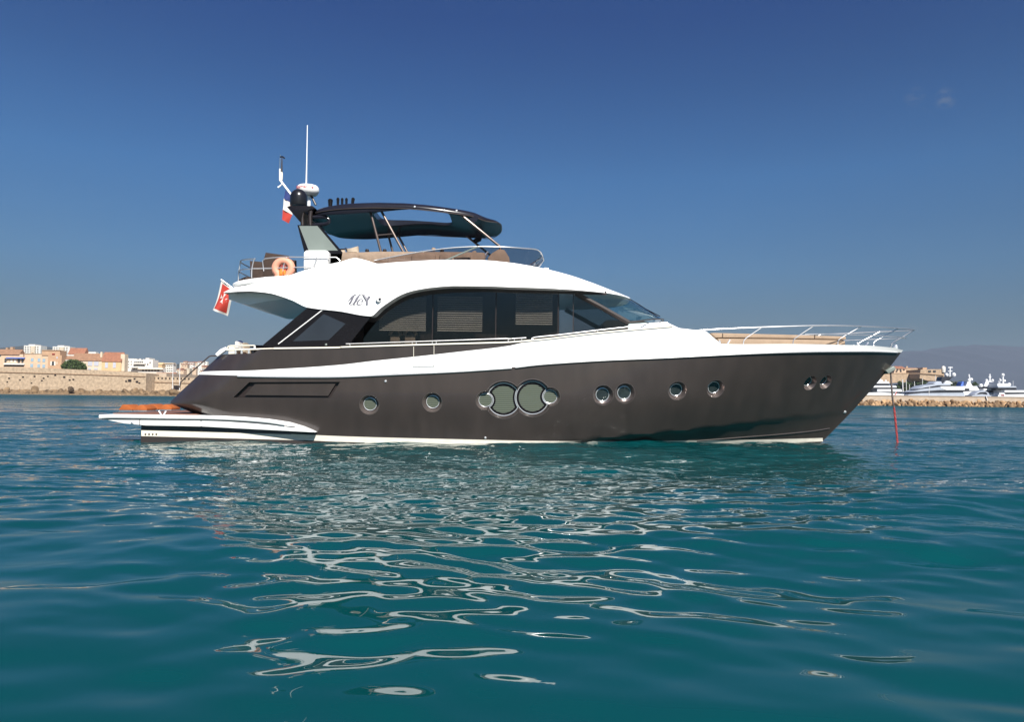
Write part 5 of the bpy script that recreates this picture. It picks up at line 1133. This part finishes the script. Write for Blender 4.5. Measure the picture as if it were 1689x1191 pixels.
def boat(label, tiers, hullpts, D, beam, hm=None, cat="yacht", name="superyacht", domes=(), masts=(), extras=()):
    c = np.mean([P(x, y, D) for x, y in hullpts], 0); t = thing(name, (c[0], D + beam / 2, 0.0), label, cat)
    hm = hm or m_yw
    def body(pts, inset, mt, nm, par=t):
        p = [P(x, y, D) for x, y in pts]; a = [q + np.array([0, inset, 0]) for q in p]; G = []
        cx = np.mean([q[0] for q in p]); cz = np.mean([q[2] for q in p])
        for f_, yy_ in ((0.94, inset), (1.0, inset + beam * 0.15), (1.0, beam * 0.85 - inset), (0.94, beam - inset)): G.append([np.array([cx + (q[0] - cx) * f_, D + yy_, cz + (q[2] - cz) * (0.5 + 0.5 * f_)]) for q in p])
        return obj(nm, MB().grid(np.array(G), True, True), mt, par, smooth_angle=0)
    body(hullpts, 0.0, hm, "hull")
    for pts, mt, inset, nm in tiers: body(pts, inset, mt, nm)
    for x, yb, r_ in domes:
        k = (D + beam / 2 - CAM[1]) / FPX; q = P(x, yb, D + beam / 2); rr_ = r_ * k
        obj("radome", MB().lathe(q, [(rr_ * .6, 0), (rr_ * .95, rr_ * .5), (rr_, rr_), (rr_ * .85, rr_ * 1.5), (rr_ * .5, rr_ * 1.87), (0, rr_ * 2)], 12), m_yw, t)
    for pts, r_ in masts: obj("mast", MB().tube([P(x, y, D + beam / 2) for x, y in pts], r_, 6), hm if hm is not m_ys else m_yw, t)
    for pts, mt, nm in extras: body(pts, beam * 0.3, mt, nm)
    return t
wbd = lambda x0, x1, y0, y1, sl=1.5: [(x0, y1), (x0, y0), (x1 - sl, y0), (x1, y1)]
boat("white many decked yacht just behind the dark bow of the big yacht", [
    (wbd(1438, 1489, 643.2, 648, 3), m_yb, 0.25, "window_band"), (wbd(1446, 1490, 642, 646.3, 2), m_yw, 0.1, "deck"), (wbd(1432, 1481, 638.5, 642.3), m_yb, 0.6, "window_band"), (wbd(1436, 1481.5, 636.2, 639.3), m_yw, 0.3, "deck"),
    (wbd(1440, 1470, 632.5, 636.4), m_yb, 1.0, "window_band"), (wbd(1443, 1469.5, 629.3, 632.7), m_yw, 0.7, "deck"), (wbd(1446, 1460, 626.2, 629.5, 2), m_yw, 1.2, "deck")], [(1425, 656), (1424, 648), (1452, 647), (1494, 650.2), (1491, 656)], DY, 7, domes=[(1451, 626.4, 2.0), (1461, 629.4, 1.4)], masts=[([(1452, 627), (1453.5, 620)], 0.12)])
boat("sleek dark silver superyacht with two white domes and a tall mast below the fort", [
    ([(1497, 650), (1516, 643.2), (1548, 640.3), (1592, 640), (1592, 651)], m_yb, 0.2, "window_band"), ([(1503, 646.7), (1520, 641.8), (1550, 638.6), (1593, 638.3), (1593, 643.5), (1550, 643.5)], m_ys, 0.1, "deck"), ([(1522, 641.5), (1548, 634.8), (1570, 634.5), (1575, 639)], m_yb, 0.8, "window_band"), ([(1514, 641.6), (1524, 636.5), (1548, 632.8), (1571, 632.6), (1571, 635.3), (1548, 635.7)], m_ys, 0.6, "deck"),
    ([(1550, 639.8), (1553, 637.2), (1592, 637.4), (1593, 643.6), (1560, 643.6)], m_yw, 0.0, "deck"), ([(1542, 633), (1548, 628.7), (1556, 629), (1558, 633)], m_ys, 1.4, "deck"), ([(1560, 633.2), (1564, 627.8), (1570, 628.5), (1576, 633)], m_yw, 1.4, "deck"), ([(1556, 633), (1559, 621), (1578, 621), (1570, 629)], m_yb, 2.2, "mast_house")],
    [(1494, 657), (1496, 650.5), (1520, 648.5), (1594, 647.8), (1594, 657)], DY + 3, 8, m_ys, domes=[(1561.3, 621.2, 2.9), (1573.2, 621.2, 3.2)], masts=[([(1566.5, 622), (1567, 605)], 0.28), ([(1563.3, 606.4), (1571, 606.4)], 0.22), ([(1563.5, 612.4), (1570.5, 612.4)], 0.16)])
boat("white yacht with a slim raked mast between the silver superyacht and the domed pair", [
    (wbd(1588, 1616, 637, 641, 3), m_yw, 0.4, "deck"), (wbd(1594, 1617, 640.4, 646, 2), m_yb, 0.6, "window_band"), (wbd(1599, 1617, 641, 644.6, 2), m_yw, 0.2, "deck"), ([(1597, 637.5), (1600, 629), (1604, 629), (1609, 637.5)], m_yw, 1.6, "mast_house"), ([(1589, 637), (1592, 630), (1595, 629), (1594, 637)], m_blue, 2.0, "cover")],
    [(1586, 657), (1587, 646), (1612, 645), (1622, 650), (1622, 657)], DY + 8, 7, domes=[(1597.8, 628.5, 1.8), (1602.3, 628, 2.3), (1618, 639, 3.0)], masts=[([(1600, 630), (1598, 617.5)], 0.28)])
boat("small dark hulled motor boat with a silver roof in front of the white yachts", [([(1607, 651), (1614, 645.8), (1625, 643.8), (1632, 648), (1634, 652)], m_ys, 0.3, "deck"), ([(1611, 650.5), (1617, 647), (1627, 646.5), (1630, 650.5)], m_yb, 0.1, "window_band")], [(1601, 657), (1603, 652), (1620, 650), (1636, 652.5), (1636, 657)], DR + 12, 4, m_ys, cat="motor boat", name="motor_boat")
boat("white yacht with a pair of domes on a tall central mast", [
    (wbd(1622, 1645, 641.2, 644), m_yw, 0.1, "deck"), (wbd(1621, 1646, 643.8, 648), m_yb, 0.5, "window_band"), (wbd(1624, 1642, 637.5, 641.4, 3), m_yb, 0.8, "window_band"), (wbd(1625, 1641, 635.3, 637.8, 3), m_yw, 0.6, "deck"), ([(1628, 635.5), (1631, 628), (1635, 628), (1637, 635.5)], m_yw, 1.8, "mast_house")],
    [(1618, 657), (1619, 648), (1646, 647.5), (1648, 657)], DY + 10, 7, domes=[(1627.2, 629.5, 2.1), (1637, 629.5, 2.1), (1639, 639, 3.0)], masts=[([(1632.5, 629), (1632.5, 617)], 0.3), ([(1627, 629.8), (1638, 629.8)], 0.25), ([(1630.5, 622), (1634.5, 622)], 0.2)])
boat("long white yacht at the far right with a single dome on top of its mast", [
    (wbd(1656, 1700, 643.8, 647.5), m_yw, 0.1, "deck"), (wbd(1658, 1700, 647, 650.8), m_yb, 0.4, "window_band"), (wbd(1652, 1680, 639.2, 643.8, 1), m_yb, 0.7, "window_band"), (wbd(1646, 1679, 637, 639.6, 2), m_ys, 0.3, "deck"), (wbd(1648, 1670, 632.5, 637, 2), m_yw, 1.2, "deck")],
    [(1645, 657), (1646, 651), (1700, 650), (1700, 657)], DY + 4, 8, domes=[(1654, 621, 2.6), (1650, 629, 1.8), (1657, 630, 1.9), (1664.5, 637, 2.8), (1652, 636.8, 2.0), (1658.5, 636.8, 1.8)], masts=[([(1654.5, 633), (1654.2, 621)], 0.3), ([(1649, 633), (1649, 624)], 0.15), ([(1671, 637), (1671, 628)], 0.06), ([(1646.8, 637), (1646.8, 628)], 0.06)])
boat("small white and red launch moored in front of the long white yacht", [(wbd(1648, 1659, 648, 651, 2), m_yw, 0.1, "deck"), ([(1651, 653), (1651, 651), (1657, 651), (1656, 653.5)], m_redm, -0.05, "stripe")], [(1645, 657), (1646, 651.5), (1660, 651), (1658, 657)], DR + 9, 3, cat="motor boat", name="motor_boat")
for x, y0, dx, r_, lab in ((1488.5, 626, 1.2, .22, "thick white mast right of the many decked white yacht"), (1494.6, 626.5, 0.6, .12, "mast with a lamp on top between the two larger yachts"), (1500, 634, 0.3, .10, "shortest pale green mast left of the silver superyacht"), (1508.3, 629, 0.2, .10, "slim white mast before the trees"), (1521.5, 624, -.1, .10, "slim mast standing above the silver superyacht's bow"), (1543, 619, 0.1, .08, "thin flag mast in front of the fort bastion")):
    t = thing("sailing_boat", P(x + dx, 656, DY + 22), "sailing boat with a " + lab, "sailing boat"); obj("mast", MB().tube([P(x + dx, 655, DY + 22), P(x, y0, DY + 22)], r_, 8), m_pole, t)
    p_ = P(x + dx, 655, DY + 22); obj("hull", MB().prism([(p_[0] - 3, DY + 21, 0.3), (p_[0] - 3.2, DY + 21, 1.2), (p_[0] + 3.6, DY + 21, 1.4), (p_[0] + 2.9, DY + 21, 0.3)], (0, 2.2, 0)), m_yw, t, smooth_angle=0)
    obj("boom", MB().tube([(p_[0], DY + 22, 2.3), (p_[0] - 2.6, DY + 22, 2.4)], 0.1, 6), m_pole, t)
t = thing("lamp_post", P(1532.3, 654, DR + 1), "thin white lamp post standing on the breakwater before the silver superyacht", "lamp post"); obj("shaft", MB().tube([P(1532.3, 655, DR + 1), P(1532.5, 640.5, DR + 1)], 0.07, 8), m_pole, t); obj("lamp", MB().lathe(P(1533, 640, DR + 1), [(0.12, 0), (0.22, 0.1), (0.15, 0.22), (0, 0.25)], 10), m_pole, t)
t = thing("harbour_flag", P(1476, 652, DR + 2), "red flag tilted on a short pole behind the breakwater", "flag"); obj("staff", MB().tube([P(1474.5, 653, DR + 2), P(1478.5, 645, DR + 2)], 0.06, 6), m_pole, t); obj("cloth", flagmesh([[P(1474.6 + 1.8 * u + 1.0 * v, 652.5 - 3.4 * u + .5 * v, DR + 2) + np.array([0, 0.1 * math.sin(4 * v), 0]) for v in np.linspace(0, 1.6, 6)] for u in np.linspace(0.2, 1.9, 6)], 0.02), m_fred, t)
# fort on its hill
DF = 520.0
ridge("fort_hill", [(1380, 652), (1440, 640), (1478, 628), (1510, 622), (1540, 621), (1580, 622.5), (1600, 627), (1630, 635), (1660, 639), (1700, 640.5), (1780, 642), (1900, 650)], DF + 40, 60, m_hill, "low hill under the fort", seed=8, rough=0.01)
ft = thing("fort", P(1510, 622, DF), "sandy stone fort with a tiled house and a turreted bastion on the hill at right", "fort")
def fblk(nm, pts, off, dep, mt): return obj(nm, MB().prism([P(x, y, DF + off) for x, y in pts], (0, dep, 0)), mt, ft, smooth_angle=0)
fblk("rampart", [(1440, 622), (1452, 617.5), (1480, 615), (1517, 615.5), (1517, 628), (1500, 630), (1440, 634)], 0, 40, m_fort)
fblk("rampart", [(1488, 608.5), (1518, 608), (1518.5, 617), (1488, 617)], 6, 30, m_fort)
fblk("bastion", [(1518.5, 609.5), (1557, 609), (1558, 629.5), (1530, 628), (1517, 624)], -14, 46, m_fort)
fblk("cornice", [(1440, 616.6), (1517, 615.4), (1557, 618.8), (1557, 619.8), (1517, 616.6), (1440, 618)], -14.6, 1, mat("fort_course", (0.20, 0.13, 0.08), 0.9, 0, 0.2, 1))
hb_ = fblk("keep", [(1477, 608), (1494.5, 608), (1494.5, 616), (1474, 616)], 2, 14, M_pink)
m_ = MB(); gable(m_, 1477, 1495, 608.3, 604.2, DF + 2, 14); obj("roof", m_, m_tile, ft, smooth_angle=0)
m_ = MB(); gable(m_, 1497, 1519, 609.5, 606.8, DF + 16, 8); obj("roof", m_, m_tile2, ft, smooth_angle=0)
fblk("watch_house", [(1522, 606.5), (1529, 606.5), (1529, 610), (1522, 610)], 0, 8, M_tan)
obj("turret", MB().lathe(P(1556, 612, DF - 14), [(1.2, -1), (1.4, 1), (1.4, 2.5), (1.0, 3.2), (0, 3.6)], 10), M_wht, ft)
for x, y in ((1479, 612.5), (1486, 612.5), (1533.5, 612.5), (1541.5, 612.5), (1480.5, 609.8), (1485.5, 609.8), (1491, 609.8)):
    big = 0.9 if x > 1500 else 0.6; q = P(x, y, DF - (14.2 if x > 1500 else -1.8) - 0.1); obj("embrasure", MB().box((q[0] - big, q[1] - .1, q[2] - big * .7), (q[0] + big, q[1] + .1, q[2] + big * .7)), m_win, ft, smooth_angle=0)
for x in (1494.8, 1496.4): obj("chimney", MB().box(tuple(P(x, 607, DF + 8)), tuple(P(x + 1, 604.2, DF + 8) + np.array([0, 1.0, 0]))), M_pink, ft, smooth_angle=0)
qt = np.random.default_rng(17)
tl_ = [(1468 + 6.4 * k, 645 - 3 * (k % 3), 4.3 + 0.9 * qt.uniform(-1, 1)) for k in range(22)] + [(1484 + 7 * k, 632.5 + 2.2 * (k % 2) + (0.6 * max(0, k - 15)), 4.4 + qt.uniform(-.8, .8)) for k in range(26)]
dsc = ["rounded dark pine", "spreading olive green pine", "dull green scrub oak"]
for k, (x, y, r_) in enumerate(tl_):
    D = DF - 60 + 25 * (k % 3) - (60 if k < 22 else 0); kk = (D - CAM[1]) / FPX; c = P(x, y, D); t = thing("tree", (c[0], D, c[2] - r_ * kk * 1.5), "%s in the wooded slope between the harbour and the fort" % dsc[k % 3], "tree", "%s trees on the fort slope" % dsc[k % 3].split()[-2])
    rr_ = r_ * kk; l_ = [(c + np.array([qt.uniform(-.5, .5) * rr_, qt.uniform(-.4, .4) * rr_, qt.uniform(-.35, .45) * rr_]), (rr_ * .6, rr_ * .6, rr_ * .5)) for _ in range(4)]
    leafball(l_, 90, m_leaf2 if k % 2 else m_leaf, 0.5, t); obj("trunk", MB().tube([c + np.array([0, 0, -rr_ * 1.5]), c + np.array([0.1, 0, -rr_ * .2])], [0.35, 0.18], 6), m_trunk, t)
land = MB(); land.box((float(P(1330, 650, DR + 60)[0]), DR + 90, -1.5), (float(P(2000, 650, DR + 60)[0]), DF + 60, 1.2)); tag(obj("harbour_ground", land, m_quay, None, (0, DR + 90, 0), 0), "harbour ground behind the yachts", kind="structure")

# ---- haze
hz = MB(); hz.box((-8800, -880, -3.0), (8800, 8800, 500)); ho = obj("haze", hz, None, None, (0, 0, -3), 0); tag(ho, "thin bluish sea haze", "haze", kind="stuff")
mh = bpy.data.materials.new("haze_air"); mh.use_nodes = True; nt = mh.node_tree; nt.nodes.clear(); o = nt.nodes.new('ShaderNodeOutputMaterial'); pv = nt.nodes.new('ShaderNodeVolumePrincipled')
pv.inputs['Color'].default_value = (0.33, 0.42, 0.56, 1); pv.inputs['Density'].default_value = 0.00012; pv.inputs['Anisotropy'].default_value = 0.0
nt.links.new(pv.outputs[0], o.inputs['Volume']); ho.data.materials.append(mh)
